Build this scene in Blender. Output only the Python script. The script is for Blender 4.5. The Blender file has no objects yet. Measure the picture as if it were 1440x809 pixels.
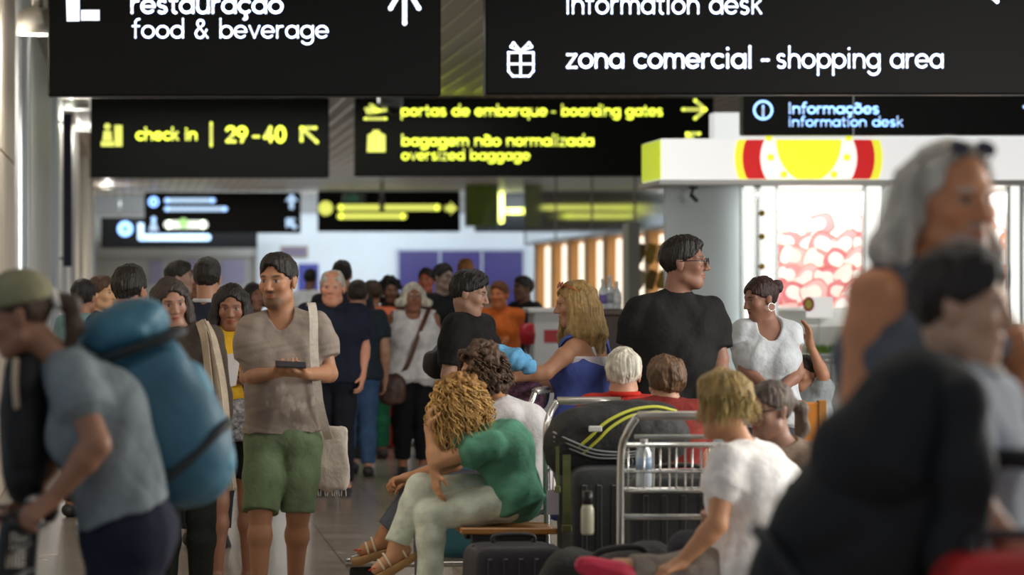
import bpy, math, random
import numpy as np
from mathutils import Vector, Matrix

# ------------------------------------------------------------------ camera, world, lights
SC = bpy.context.scene
COL = SC.collection
FPX = 5000.0            # focal length in pixels of a 1440 wide frame
VX, VY, EYE = 187.0, 410.0, 1.55   # vanishing point of the hall, eye height

def at(x, y, k, d=0.0):
    """point seen at pixel (x, y) standing at the depth where one metre covers k pixels, moved d metres nearer"""
    Y = FPX / k - d
    kk = FPX / Y
    return np.array([(x - VX) / kk, Y, EYE - (y - VY) / kk])

cam_d = bpy.data.cameras.new('camera')
cam = bpy.data.objects.new('camera', cam_d)
COL.objects.link(cam)
cam.location = (0, 0, EYE)
cam.rotation_euler = (math.pi / 2, 0, 0)
cam_d.sensor_width = 36.0
cam_d.lens = 36.0 * FPX / 1440.0
cam_d.shift_x = (720 - VX) / 1440.0
cam_d.shift_y = (VY - 404.5) / 1440.0
cam_d.clip_end = 400
cam_d.dof.use_dof = True
cam_d.dof.focus_distance = FPX / 260.0
cam_d.dof.aperture_fstop = 2.9
SC.camera = cam

SC.view_settings.view_transform = 'Standard'
SC.view_settings.look = 'None'
SC.view_settings.gamma = 1
SC.view_settings.use_curve_mapping = False
SC.view_settings.exposure = 0.0
SC.cycles.use_denoising = True
SC.cycles.max_bounces = 8

W = bpy.data.worlds.new('hall_daylight')
SC.world = W
W.use_nodes = True
W.node_tree.nodes['Background'].inputs[0].default_value = (0.80, 0.88, 1.0, 1)
W.node_tree.nodes['Background'].inputs[1].default_value = 0.38

def area_light(name, loc, size, power, color=(1, 1, 1), rot=(0, 0, 0)):
    d = bpy.data.lights.new(name, 'AREA')
    d.shape = 'RECTANGLE'
    d.size, d.size_y = size
    d.energy = power
    d.color = color
    o = bpy.data.objects.new(name, d)
    COL.objects.link(o)
    o.location = loc
    o.rotation_euler = rot
    return o

# the hall's ceiling light troughs, one row after another down the concourse
for _y, _p in ((9, 60), (16, 95), (23, 95), (32, 80), (44, 130), (58, 130), (72, 200), (84, 200)):
    area_light('ceiling_trough_light', (2.2, _y, 3.93), (5.0, 0.5), _p * 0.5, (1, 0.96, 0.9))
# wash on the end wall
area_light('end_wall_wash_light', (7.0, 88.5, 3.8), (14, 0.4), 520, (0.86, 0.94, 1.0), (math.radians(48), 0, 0))
# the sweet kiosk's own downlights, behind its fascia
area_light('kiosk_downlight', (8.6, 34.6, 2.5), (6.5, 0.8), 130, (1, 0.97, 0.93))
# key light added unseen off to the right, brightening the crowd from that side
area_light('right_key_light', (9.5, 14.5, 3.1), (9.0, 1.6), 900, (1, 0.96, 0.90), (math.radians(64), 0, math.radians(90)))

# ------------------------------------------------------------------ materials
def lin(c):
    """'#rrggbb' -> linear rgba"""
    c = c.lstrip('#')
    v = [int(c[i:i + 2], 16) / 255 for i in (0, 2, 4)]
    return tuple(x / 12.92 if x <= 0.04045 else ((x + 0.055) / 1.055) ** 2.4 for x in v) + (1.0,)

_M = {}
def mat(color, rough=0.6, metal=0.0, var=0.0, scale=8.0, bump=0.0, bscale=60.0, stretch=(1, 1, 1), spec=0.5, coat=0.0):
    key = (color, rough, metal, var, scale, bump, bscale, stretch, spec, coat)
    if key in _M:
        return _M[key]
    m = bpy.data.materials.new('surface_%d' % len(_M))
    m.use_nodes = True
    nt = m.node_tree
    b = nt.nodes['Principled BSDF']
    b.inputs['Roughness'].default_value = rough
    b.inputs['Metallic'].default_value = metal
    b.inputs['Specular IOR Level'].default_value = spec
    b.inputs['Coat Weight'].default_value = coat
    c = lin(color)
    b.inputs['Base Color'].default_value = c
    if var > 0 or bump > 0:
        tc = nt.nodes.new('ShaderNodeTexCoord')
        mp = nt.nodes.new('ShaderNodeMapping')
        mp.inputs['Scale'].default_value = stretch
        nt.links.new(tc.outputs['Object'], mp.inputs['Vector'])
    if var > 0:
        n = nt.nodes.new('ShaderNodeTexNoise')
        n.inputs['Scale'].default_value = scale
        n.inputs['Detail'].default_value = 5
        r = nt.nodes.new('ShaderNodeValToRGB')
        r.color_ramp.elements[0].position = 0.3
        r.color_ramp.elements[1].position = 0.7
        r.color_ramp.elements[0].color = tuple(max(0, x * (1 - var)) for x in c[:3]) + (1,)
        r.color_ramp.elements[1].color = tuple(min(1, x * (1 + var)) for x in c[:3]) + (1,)
        nt.links.new(mp.outputs[0], n.inputs['Vector'])
        nt.links.new(n.outputs['Fac'], r.inputs[0])
        nt.links.new(r.outputs[0], b.inputs['Base Color'])
    if bump > 0:
        n2 = nt.nodes.new('ShaderNodeTexNoise')
        n2.inputs['Scale'].default_value = bscale
        n2.inputs['Detail'].default_value = 4
        bp = nt.nodes.new('ShaderNodeBump')
        bp.inputs['Strength'].default_value = bump
        bp.inputs['Distance'].default_value = 0.02
        nt.links.new(mp.outputs[0], n2.inputs['Vector'])
        nt.links.new(n2.outputs['Fac'], bp.inputs['Height'])
        nt.links.new(bp.outputs[0], b.inputs['Normal'])
    _M[key] = m
    return m

def glow(color, strength):
    key = ('glow', color, strength)
    if key in _M:
        return _M[key]
    m = bpy.data.materials.new('glow_%d' % len(_M))
    m.use_nodes = True
    b = m.node_tree.nodes['Principled BSDF']
    b.inputs['Base Color'].default_value = lin(color)
    b.inputs['Roughness'].default_value = 0.4
    b.inputs['Emission Color'].default_value = lin(color)
    b.inputs['Emission Strength'].default_value = strength
    _M[key] = m
    return m

def cloth(color, var=0.16):
    return mat(color, 0.85, 0, var, 14.0, 0.25, 45.0, spec=0.25)

def hair_mat(color, var=0.45):
    return mat(color, 0.55, 0, var, 30.0, 0.6, 90.0, (1, 1, 0.12), spec=0.4)

def vcol_mat(name, rough, bump=0.0, bscale=60):
    m = bpy.data.materials.new(name)
    m.use_nodes = True
    nt = m.node_tree
    b = nt.nodes['Principled BSDF']
    a = nt.nodes.new('ShaderNodeAttribute')
    a.attribute_name = 'Col'
    nt.links.new(a.outputs['Color'], b.inputs['Base Color'])
    b.inputs['Roughness'].default_value = rough
    b.inputs['Specular IOR Level'].default_value = 0.35
    if bump:
        n = nt.nodes.new('ShaderNodeTexNoise')
        n.inputs['Scale'].default_value = bscale
        bp = nt.nodes.new('ShaderNodeBump')
        bp.inputs['Strength'].default_value = bump
        bp.inputs['Distance'].default_value = 0.01
        nt.links.new(n.outputs['Fac'], bp.inputs['Height'])
        nt.links.new(bp.outputs[0], b.inputs['Normal'])
    return m
SKIN = vcol_mat('skin', 0.5, 0.12, 140)
DYED = vcol_mat('dyed_cloth', 0.85, 0.2, 60)

# ------------------------------------------------------------------ scene helpers
def tag(o, label=None, cat=None, group=None, kind=None):
    if label: o['label'] = label
    if cat: o['category'] = cat
    if group: o['group'] = group
    if kind: o['kind'] = kind
    return o

def empty(name, loc, label, cat, group=None):
    o = bpy.data.objects.new(name, None)
    o.empty_display_size = 0.1
    COL.objects.link(o)
    o.location = tuple(float(v) for v in loc)
    return tag(o, label, cat, group)

def raw_mesh(name, verts, faces_flat, loop_tot, material, parent=None, smooth=False, colors=None):
    """verts (n,3) world coordinates; faces_flat flat index array; loop_tot per-face corner counts"""
    me = bpy.data.meshes.new(name)
    off = np.zeros(3)
    p = parent
    while p is not None:
        off += np.array(p.location)
        p = p.parent
    v = np.asarray(verts, np.float64) - off
    me.vertices.add(len(v))
    me.vertices.foreach_set('co', v.astype(np.float32).ravel())
    f = np.asarray(faces_flat, np.int32)
    lt = np.asarray(loop_tot, np.int32)
    me.loops.add(len(f))
    me.loops.foreach_set('vertex_index', f)
    me.polygons.add(len(lt))
    ls = np.concatenate(([0], np.cumsum(lt)[:-1])).astype(np.int32)
    me.polygons.foreach_set('loop_start', ls)
    me.polygons.foreach_set('use_smooth', np.full(len(lt), smooth, bool))
    me.update(calc_edges=True)
    me.validate()
    if colors is not None and len(me.vertices) == len(colors):
        ca = me.color_attributes.new('Col', 'FLOAT_COLOR', 'POINT')
        c4 = np.ones((len(colors), 4), np.float32)
        c4[:, :3] = colors
        ca.data.foreach_set('color', c4.ravel())
    if material is not None:
        for mm in (material if isinstance(material, (list, tuple)) else [material]):
            me.materials.append(mm)
    o = bpy.data.objects.new(name, me)
    COL.objects.link(o)
    if parent is not None:
        o.parent = parent
    return o

class MB:
    """collects boxes, tubes, discs, ribbons; build() links them as one mesh object"""
    def __init__(s):
        s.v, s.f = [], []
    def add(s, vs, fs):
        n = len(s.v)
        s.v += [tuple(map(float, p)) for p in vs]
        s.f += [tuple(i + n for i in f) for f in fs]
        return s
    def box(s, lo, hi, bev=0.0):
        x0, y0, z0 = lo
        x1, y1, z1 = hi
        if bev <= 0:
            vs = [(x, y, z) for x in (x0, x1) for y in (y0, y1) for z in (z0, z1)]
            return s.add(vs, [(0, 1, 3, 2), (4, 6, 7, 5), (0, 4, 5, 1), (2, 3, 7, 6), (0, 2, 6, 4), (1, 5, 7, 3)])
        b = bev
        vs, idx = [], {}
        for ix, x in enumerate((x0, x1)):
            for iy, y in enumerate((y0, y1)):
                for iz, z in enumerate((z0, z1)):
                    sx, sy, sz = (b, -b)[ix], (b, -b)[iy], (b, -b)[iz]
                    for ax, p in enumerate(((x, y + sy, z + sz), (x + sx, y, z + sz), (x + sx, y + sy, z))):
                        idx[ix, iy, iz, ax] = len(vs)
                        vs.append(p)
        fs = []
        for a in range(3):
            for sgn in (0, 1):
                q = []
                for u, w in ((0, 0), (1, 0), (1, 1), (0, 1)):
                    t = [0, 0, 0]
                    t[a] = sgn
                    t[(a + 1) % 3] = u
                    t[(a + 2) % 3] = w
                    q.append(idx[t[0], t[1], t[2], a])
                fs.append(tuple(q) if sgn else tuple(q[::-1]))
        for a in range(3):
            b1, c1 = (a + 1) % 3, (a + 2) % 3
            for u in (0, 1):
                for w in (0, 1):
                    t0 = [0, 0, 0]; t1 = [0, 0, 0]
                    t0[a], t1[a] = 0, 1
                    t0[b1] = t1[b1] = u
                    t0[c1] = t1[c1] = w
                    fs.append((idx[t0[0], t0[1], t0[2], b1], idx[t1[0], t1[1], t1[2], b1], idx[t1[0], t1[1], t1[2], c1], idx[t0[0], t0[1], t0[2], c1]))
        for ix in (0, 1):
            for iy in (0, 1):
                for iz in (0, 1):
                    fs.append(tuple(idx[ix, iy, iz, a] for a in range(3)))
        return s.add(vs, fs)
    def tube(s, pts, r, n=8, closed=False):
        P = [np.array(p, float) for p in pts]
        R = r if hasattr(r, '__len__') else [r] * len(P)
        m = len(P)
        rings = []
        ref = None
        for i in range(m):
            a = P[(i - 1) % m] if (closed or i > 0) else P[i]
            b = P[(i + 1) % m] if (closed or i < m - 1) else P[i]
            t = b - a
            t /= (np.linalg.norm(t) + 1e-9)
            if ref is None:
                ref = np.array([0, 0, 1.0]) if abs(t[2]) < 0.9 else np.array([1.0, 0, 0])
            u = np.cross(t, ref); u /= (np.linalg.norm(u) + 1e-9)
            w = np.cross(u, t)
            ref = w
            rings.append([P[i] + R[i] * (math.cos(2 * math.pi * j / n) * u + math.sin(2 * math.pi * j / n) * w) for j in range(n)])
        vs = [p for rg in rings for p in rg]
        fs = []
        for i in range(m if closed else m - 1):
            i2 = (i + 1) % m
            for j in range(n):
                fs.append((i * n + j, i * n + (j + 1) % n, i2 * n + (j + 1) % n, i2 * n + j))
        if not closed:
            fs.append(tuple(range(n))[::-1])
            fs.append(tuple((m - 1) * n + j for j in range(n)))
        return s.add(vs, fs)
    def lathe(s, prof, c=(0, 0, 0), n=20):
        vs, fs = [], []
        for r, z in prof:
            for j in range(n):
                a = 2 * math.pi * j / n
                vs.append((c[0] + r * math.cos(a), c[1] + r * math.sin(a), c[2] + z))
        for i in range(len(prof) - 1):
            for j in range(n):
                fs.append((i * n + j, i * n + (j + 1) % n, (i + 1) * n + (j + 1) % n, (i + 1) * n + j))
        fs.append(tuple(range(n))[::-1])
        fs.append(tuple((len(prof) - 1) * n + j for j in range(n)))
        return s.add(vs, fs)
    def ribbon(s, pts, w, y):
        """flat stroke in the x-z plane at depth y facing -y, round ended"""
        h = w / 2
        for (x0, z0), (x1, z1) in zip(pts[:-1], pts[1:]):
            L = math.hypot(x1 - x0, z1 - z0)
            if L < 1e-9: continue
            nx, nz = -(z1 - z0) / L * h, (x1 - x0) / L * h
            s.add([(x0 - nx, y, z0 - nz), (x1 - nx, y, z1 - nz), (x1 + nx, y, z1 + nz), (x0 + nx, y, z0 + nz)], [(0, 1, 2, 3)])
        for x0, z0 in pts:
            s.add([(x0 + h * math.cos(a * math.pi / 5), y, z0 + h * math.sin(a * math.pi / 5)) for a in range(10)], [tuple(range(10))])
        return s
    def poly(s, pts, y):
        return s.add([(x, y, z) for x, z in pts], [tuple(range(len(pts)))])
    def prism(s, pts, y0, y1):
        """x-z outline extruded from y0 to y1"""
        n = len(pts)
        vs = [(x, y0, z) for x, z in pts] + [(x, y1, z) for x, z in pts]
        fs = [tuple(range(n)), tuple(range(2 * n - 1, n - 1, -1))] + [(i, n + i, n + (i + 1) % n, (i + 1) % n) for i in range(n)]
        return s.add(vs, fs)
    def move(s, M, loc):
        M = np.array(M)
        s.v = [tuple(M @ np.array(p) + np.array(loc)) for p in s.v]
        return s
    def build(s, name, material, parent=None, smooth=False):
        flat = [i for f in s.f for i in f]
        return raw_mesh(name, np.array(s.v), flat, [len(f) for f in s.f], material, parent, smooth)

def rotz(a):
    c, s = math.cos(a), math.sin(a)
    return np.array([[c, -s, 0], [s, c, 0], [0, 0, 1]])

def smooth_path(pts, n=6):
    """Catmull-Rom through the points"""
    P = [np.array(p, float) for p in pts]
    P = [2 * P[0] - P[1]] + P + [2 * P[-1] - P[-2]]
    out = []
    for i in range(1, len(P) - 2):
        for j in range(n):
            t = j / n
            a, b, c, d = P[i - 1], P[i], P[i + 1], P[i + 2]
            out.append(0.5 * ((2 * b) + (-a + c) * t + (2 * a - 5 * b + 4 * c - d) * t * t + (-a + 3 * b - 3 * c + d) * t ** 3))
    out.append(P[-2])
    return out
# ------------------------------------------------------------------ blended solid forms (distance fields turned into one mesh)
class Form:
    def __init__(s):
        s.ops = []
    def cone(s, a, b, ra, rb, k=0.02, cap=False, capa=False):
        s.ops.append(('cone', np.array(a, float), np.array(b, float), ra, rb, k, cap, capa))
        return s
    def chain(s, pts, rs, k=0.02):
        for i in range(len(pts) - 1):
            s.cone(pts[i], pts[i + 1], rs[i], rs[i + 1], k)
        return s
    def ell(s, c, r, R=None, k=0.02, p=2.0):
        s.ops.append(('ell', np.array(c, float), np.array(r, float), np.eye(3) if R is None else np.array(R, float), k, p))
        return s
    def cut(s, c, r, R=None, k=0.01):
        s.ops.append(('cut', np.array(c, float), np.array(r, float), np.eye(3) if R is None else np.array(R, float), k, 2.0))
        return s
    def plane(s, p, n):
        n = np.array(n, float)
        s.ops.append(('plane', np.array(p, float), n / np.linalg.norm(n)))
        return s
    def fold(s, amp, freq, seed=0, stretch=(1, 1, 1)):
        s.ops.append(('fold', amp, freq, seed, stretch))
        return s
    def streak(s, c, R, amp, n, seed=0):
        s.ops.append(('streak', np.array(c, float), np.array(R, float), amp, n, seed))
        return s
    def field(s, v):
        los, his = [], []
        for o in s.ops:
            if o[0] == 'cone':
                m = max(o[3], o[4])
                los.append(np.minimum(o[1], o[2]) - m); his.append(np.maximum(o[1], o[2]) + m)
            elif o[0] == 'ell':
                m = max(o[2])
                los.append(o[1] - m); his.append(o[1] + m)
        pad = 3 * v + 0.012
        lo = np.min(los, 0) - pad
        hi = np.max(his, 0) + pad
        n = np.ceil((hi - lo) / v).astype(int) + 1
        f = np.full(n, 0.12, np.float32)
        ax = [(lo[i] + v * np.arange(n[i])).astype(np.float32) for i in range(3)]
        def sub(a, b):
            i0 = np.clip(np.floor((a - lo) / v).astype(int), 0, n - 1)
            i1 = np.clip(np.ceil((b - lo) / v).astype(int) + 1, 1, n)
            sl = tuple(slice(i0[i], i1[i]) for i in range(3))
            return sl, ax[0][sl[0]][:, None, None], ax[1][sl[1]][None, :, None], ax[2][sl[2]][None, None, :]
        def ell_d(X, Y, Z, c, r, R, p):
            x, y, z = X - c[0], Y - c[1], Z - c[2]
            q = [R[0][i] * x + R[1][i] * y + R[2][i] * z for i in range(3)]   # into the ellipsoid's own axes (columns of R)
            if p == 2.0:
                k0 = np.sqrt(sum((q[i] / r[i]) ** 2 for i in range(3))) + 1e-6
                k1 = np.sqrt(sum((q[i] / r[i] ** 2) ** 2 for i in range(3))) + 1e-6
                return k0 * (k0 - 1) / k1
            k0 = (sum(np.abs(q[i] / r[i]) ** p for i in range(3)) + 1e-9) ** (1 / p)
            return (k0 - 1) * min(r)
        for o in s.ops:
            if o[0] == 'cone':
                _, a, b, ra, rb, k, cap, capa = o
                m = max(ra, rb) + k + 2 * v
                sl, X, Y, Z = sub(np.minimum(a, b) - m, np.maximum(a, b) + m)
                d = b - a
                L2 = float(d @ d) + 1e-12
                t = ((X - a[0]) * d[0] + (Y - a[1]) * d[1] + (Z - a[2]) * d[2]) / L2
                tc = np.clip(t, 0, 1)
                q = np.sqrt((X - a[0] - tc * d[0]) ** 2 + (Y - a[1] - tc * d[1]) ** 2 + (Z - a[2] - tc * d[2]) ** 2) - (ra + (rb - ra) * tc)
                if cap: q = np.maximum(q, (t - 1) * math.sqrt(L2))
                if capa: q = np.maximum(q, -t * math.sqrt(L2))
            elif o[0] in ('ell', 'cut'):
                _, c, r, R, k, p = o
                m = max(r) + k + 2 * v
                sl, X, Y, Z = sub(c - m, c + m)
                q = ell_d(X, Y, Z, c, r, R, p)
            elif o[0] == 'plane':
                _, p, nn = o
                q = (ax[0][:, None, None] - p[0]) * nn[0] + (ax[1][None, :, None] - p[1]) * nn[1] + (ax[2][None, None, :] - p[2]) * nn[2]
                np.maximum(f, q, out=f)
                continue
            elif o[0] == 'fold':
                _, amp, freq, seed, st = o
                rg = np.random.RandomState(seed)
                X, Y, Z = ax[0][:, None, None] * st[0], ax[1][None, :, None] * st[1], ax[2][None, None, :] * st[2]
                acc = 0
                for _i in range(5):
                    dv = rg.normal(size=3); dv /= np.linalg.norm(dv)
                    ph = rg.uniform(0, 6.28, 2)
                    fr = freq * (0.7 + 0.9 * rg.rand())
                    e = np.roll(dv, 1)
                    w_ = np.sin(fr * (dv[0] * X + dv[1] * Y + dv[2] * Z) + ph[0] + 1.3 * np.sin(0.6 * fr * (e[0] * X + e[1] * Y + e[2] * Z) + ph[1]))
                    acc = acc + (0.6 * w_ + 0.9 * (0.64 - np.abs(w_)))
                f += (amp * acc / 2.2).astype(np.float32)
                continue
            elif o[0] == 'streak':
                _, c, R, amp, nn, seed = o
                x, y, z = ax[0][:, None, None] - c[0], ax[1][None, :, None] - c[1], ax[2][None, None, :] - c[2]
                q = [R[0][i] * x + R[1][i] * y + R[2][i] * z for i in range(3)]
                a = np.arctan2(q[0], -q[1])
                f += (amp * (np.sin(nn * a + 2.5 * np.sin(18 * q[2] + seed) + 3 * np.sin(9 * q[0] + seed)) + 0.7 * np.sin(0.47 * nn * a + 14 * q[2] + seed))).astype(np.float32)
                continue
            cur = f[sl]
            if o[0] == 'cut':
                h = np.maximum(k - np.abs(cur + q), 0) / max(k, 1e-6)
                f[sl] = np.maximum(cur, -q) + h * h * k * 0.25
            else:
                h = np.maximum(k - np.abs(cur - q), 0) / max(k, 1e-6)
                f[sl] = np.minimum(cur, q) - h * h * k * 0.25
        for i in range(3):
            idx = [slice(None)] * 3
            for e in (0, -1):
                idx[i] = e
                f[tuple(idx)] = 0.05
        return f, lo
    def surface(s, v):
        f, lo = s.field(v)
        ins = f < 0
        c = sum(ins[i:ins.shape[0] - 1 + i, j:ins.shape[1] - 1 + j, k:ins.shape[2] - 1 + k].astype(np.int8) for i in (0, 1) for j in (0, 1) for k in (0, 1))
        act = np.argwhere((c > 0) & (c < 8))
        ids = np.full(c.shape, -1, np.int64)
        ids[tuple(act.T)] = np.arange(len(act))
        cv = {}
        for i in (0, 1):
            for j in (0, 1):
                for k in (0, 1):
                    cv[i, j, k] = f[act[:, 0] + i, act[:, 1] + j, act[:, 2] + k]
        sm = np.zeros((len(act), 3)); ct = np.zeros(len(act))
        for a in range(3):
            for u in (0, 1):
                for w in (0, 1):
                    k0 = [0, 0, 0]; k0[(a + 1) % 3] = u; k0[(a + 2) % 3] = w
                    k1 = list(k0); k1[a] = 1
                    f0, f1 = cv[tuple(k0)], cv[tuple(k1)]
                    cr = (f0 < 0) != (f1 < 0)
                    t = np.where(cr, f0 / np.where(cr, f0 - f1, 1), 0)
                    p = np.tile(np.array(k0, float), (len(act), 1)); p[:, a] += t
                    sm += p * cr[:, None]; ct += cr
        verts = (act + sm / ct[:, None]) * v + lo
        quads = []
        for a in range(3):
            i0 = [slice(1, -1)] * 3; i1 = [slice(1, -1)] * 3
            i0[a] = slice(0, -1); i1[a] = slice(1, None)
            A, B = ins[tuple(i0)], ins[tuple(i1)]
            e = np.argwhere(A != B)
            if not len(e): continue
            off = np.ones(3, int); off[a] = 0
            g = e + off
            b, w = (a + 1) % 3, (a + 2) % 3
            cs = []
            for db, dw in ((-1, -1), (0, -1), (0, 0), (-1, 0)):
                h = g.copy(); h[:, b] += db; h[:, w] += dw
                cs.append(ids[tuple(h.T)])
            q = np.stack(cs, 1)
            flip = ~A[tuple(e.T)]
            q[flip] = q[flip][:, ::-1]
            quads.append(q)
        q = np.concatenate(quads)
        q = q[(q >= 0).all(1)]
        # one gentle relaxation pass so the surface reads smooth
        s1 = np.zeros_like(verts); n1 = np.zeros(len(verts))
        for i in range(4):
            np.add.at(s1, q[:, i], verts[q[:, (i + 1) % 4]]); np.add.at(n1, q[:, i], 1)
            np.add.at(s1, q[:, i], verts[q[:, (i - 1) % 4]]); np.add.at(n1, q[:, i], 1)
        ok = n1 > 0
        verts[ok] = 0.55 * verts[ok] + 0.45 * s1[ok] / n1[ok][:, None]
        return verts, q
    def build(s, name, v, material, parent=None, color=None):
        verts, q = s.surface(v)
        return raw_mesh(name, verts, q.ravel(), np.full(len(q), 4), material, parent, True, None if color is None else color(verts))
# ------------------------------------------------------------------ people
def nrm(v):
    v = np.array(v, float)
    return v / (np.linalg.norm(v) + 1e-9)

def lerp(a, b, t):
    return np.array(a) * (1 - t) + np.array(b) * t

def frame(yaw, pitch=0.0, roll=0.0):
    """columns: the figure's left, front, up; yaw 0 faces the camera, 90 faces the right of the picture; pitch > 0 looks down"""
    t, p = math.radians(yaw), math.radians(pitch)
    l = np.array([math.cos(t), math.sin(t), 0])
    f = np.array([math.sin(t) * math.cos(p), -math.cos(t) * math.cos(p), -math.sin(p)])
    u = np.array([math.sin(t) * math.sin(p), -math.cos(t) * math.sin(p), math.cos(p)])
    if roll:
        r = math.radians(roll)
        l, u = l * math.cos(r) + u * math.sin(r), u * math.cos(r) - l * math.sin(r)
    return np.stack([l, f, u], 1)

def hand_ops(F, Wp, d, n, left, curl, s, k=0.006):
    d = nrm(d); n = np.array(n, float); n = nrm(n - d * (n @ d))
    u = np.cross(d, n) * (-1 if left else 1)
    Wp = np.array(Wp, float)
    bases = []
    for i in range(4):
        b = Wp + s * (d * (0.088 - 0.004 * abs(i - 1)) + u * (0.029 - 0.0195 * i))
        bases.append(b)
        F.cone(Wp + s * (d * 0.012 + u * (0.014 - 0.010 * i)), b, 0.016 * s, 0.0125 * s, 0.014)
    F.cone(Wp, Wp + d * 0.02 * s, 0.024 * s, 0.022 * s, 0.015)
    for i, L in enumerate((0.070, 0.079, 0.073, 0.057)):
        p, ang = bases[i], math.radians(8 + curl * 0.5)
        for seg, fr, add in ((0, 0.45, 0.9), (1, 0.31, 0.7), (2, 0.24, 0)):
            dd = d * math.cos(ang) + n * math.sin(ang) + u * (0.05 - 0.035 * i)
            q = p + nrm(dd) * L * fr * s
            F.cone(p, q, (0.0092 - 0.0008 * seg) * s, (0.0086 - 0.0009 * seg) * s, k)
            p = q
            ang += math.radians(curl * add)
    p = Wp + s * (d * 0.022 + u * 0.022)
    q = p + s * 0.046 * nrm(d * 0.65 + u * 0.75 + n * 0.35)
    r = q + s * 0.034 * nrm(d * 0.9 + u * 0.15 + n * (0.3 + curl / 90))
    F.cone(p, q, 0.0145 * s, 0.0105 * s, 0.012)
    F.cone(q, r, 0.0104 * s, 0.0082 * s, 0.005)

def head_ops(F, Hc, R, s, male, nk):
    W = lambda x, y, z: Hc + R @ (np.array([x, y, z]) * s)
    E = lambda c, r, k=0.02: F.ell(W(*c), np.array(r) * s, R, k)
    E((0, -0.012, 0.034), (0.074, 0.093, 0.086))
    E((0, 0.028, -0.03), (0.060, 0.064, 0.082), 0.03)
    E((0, 0.062, -0.088), (0.030, 0.026, 0.024) if male else (0.022, 0.024, 0.022), 0.035)
    for sx in (-1, 1):
        F.cone(W(sx * 0.052, 0.012, -0.066), W(sx * 0.02, 0.062, -0.096), 0.018 * s, 0.016 * s, 0.03)      # jaw line
        E((sx * 0.043, 0.066, -0.018), (0.018, 0.018, 0.018), 0.03)                                         # cheek
        F.cone(W(sx * 0.014, 0.085, 0.030), W(sx * 0.048, 0.066, 0.030), 0.010 * s, 0.009 * s, 0.018)       # brow
    for sx in (-1, 1):
        F.cut(W(sx * 0.031, 0.099, 0.010), np.array((0.017, 0.013, 0.012)) * s, R, 0.010)
        E((sx * 0.031, 0.073, 0.009), (0.0135, 0.0135, 0.0115), 0.003)                                      # eyeball under lids
        E((sx * 0.077, -0.006, -0.006), (0.008, 0.018, 0.032), 0.008)                                       # ear
        E((sx * 0.083, -0.014, 0.006), (0.006, 0.012, 0.018), 0.006)
    F.cone(W(0, 0.088, 0.018), W(0, 0.112, -0.022), 0.0085 * s, 0.012 * s, 0.012)
    for sx in (-1, 1):
        E((sx * 0.012, 0.100, -0.027), (0.009, 0.010, 0.008), 0.008)
    F.ell(W(0, 0.088, -0.051), np.array((0.023, 0.011, 0.0055)) * s, R, 0.006)
    F.ell(W(0, 0.088, -0.063), np.array((0.020, 0.011, 0.0065)) * s, R, 0.006)
    rn = (0.056 if male else 0.046) * s
    F.cone(W(0, -0.022, -0.055), nk + np.array([0, 0, -0.02]), rn, rn * 1.12, 0.03)

def skin_paint(base, Hc, R, s, male, beard=None, hairc=None, nails=None):
    b = np.minimum(np.array(lin(base)[:3]) * np.array([1.22, 1.36, 1.50]), 0.8)
    def paint(v):
        c = np.tile(b, (len(v), 1))
        q = ((v - Hc) @ R) / s
        def blob(cx, cy, cz, rx, ry, rz, col, a=1.0):
            d = np.sqrt(((q[:, 0] - cx) / rx) ** 2 + ((q[:, 1] - cy) / ry) ** 2 + ((q[:, 2] - cz) / rz) ** 2)
            w = (np.clip((1.25 - d) / 0.5, 0, 1) * a)[:, None]
            c[:] = c * (1 - w) + np.array(col) * w
        if beard is not None:
            bc = np.array(lin(beard[0])[:3])
            blob(0, 0.07, -0.085, 0.058, 0.06, 0.035, bc, beard[1])
            blob(0, 0.10, -0.043, 0.03, 0.03, 0.010, bc, beard[1])
        for sx in (-1, 1):
            blob(sx * 0.045, 0.07, -0.022, 0.02, 0.03, 0.02, b * np.array([1.06, 0.92, 0.90]), 0.5)
            blob(sx * 0.031, 0.085, 0.009, 0.014, 0.02, 0.0065, (0.36, 0.33, 0.31), 0.8)
            blob(sx * 0.031, 0.09, 0.009, 0.0065, 0.02, 0.0065, (0.03, 0.02, 0.015))
            blob(sx * 0.031, 0.09, 0.016, 0.015, 0.02, 0.003, b * 0.3)
            blob(sx * 0.032, 0.085, 0.032, 0.020, 0.03, 0.0055, np.array(lin(hairc or '#2a1d16')[:3]), 0.85)
        lip = b * np.array([0.95, 0.66, 0.64]) if male else b * np.array([1.05, 0.52, 0.52])
        blob(0, 0.09, -0.057, 0.022, 0.02, 0.010, lip, 0.85)
        blob(0, 0.1, -0.0565, 0.021, 0.02, 0.0018, b * 0.25, 0.8)
        return np.clip(c, 0, 1)
    return paint

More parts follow.
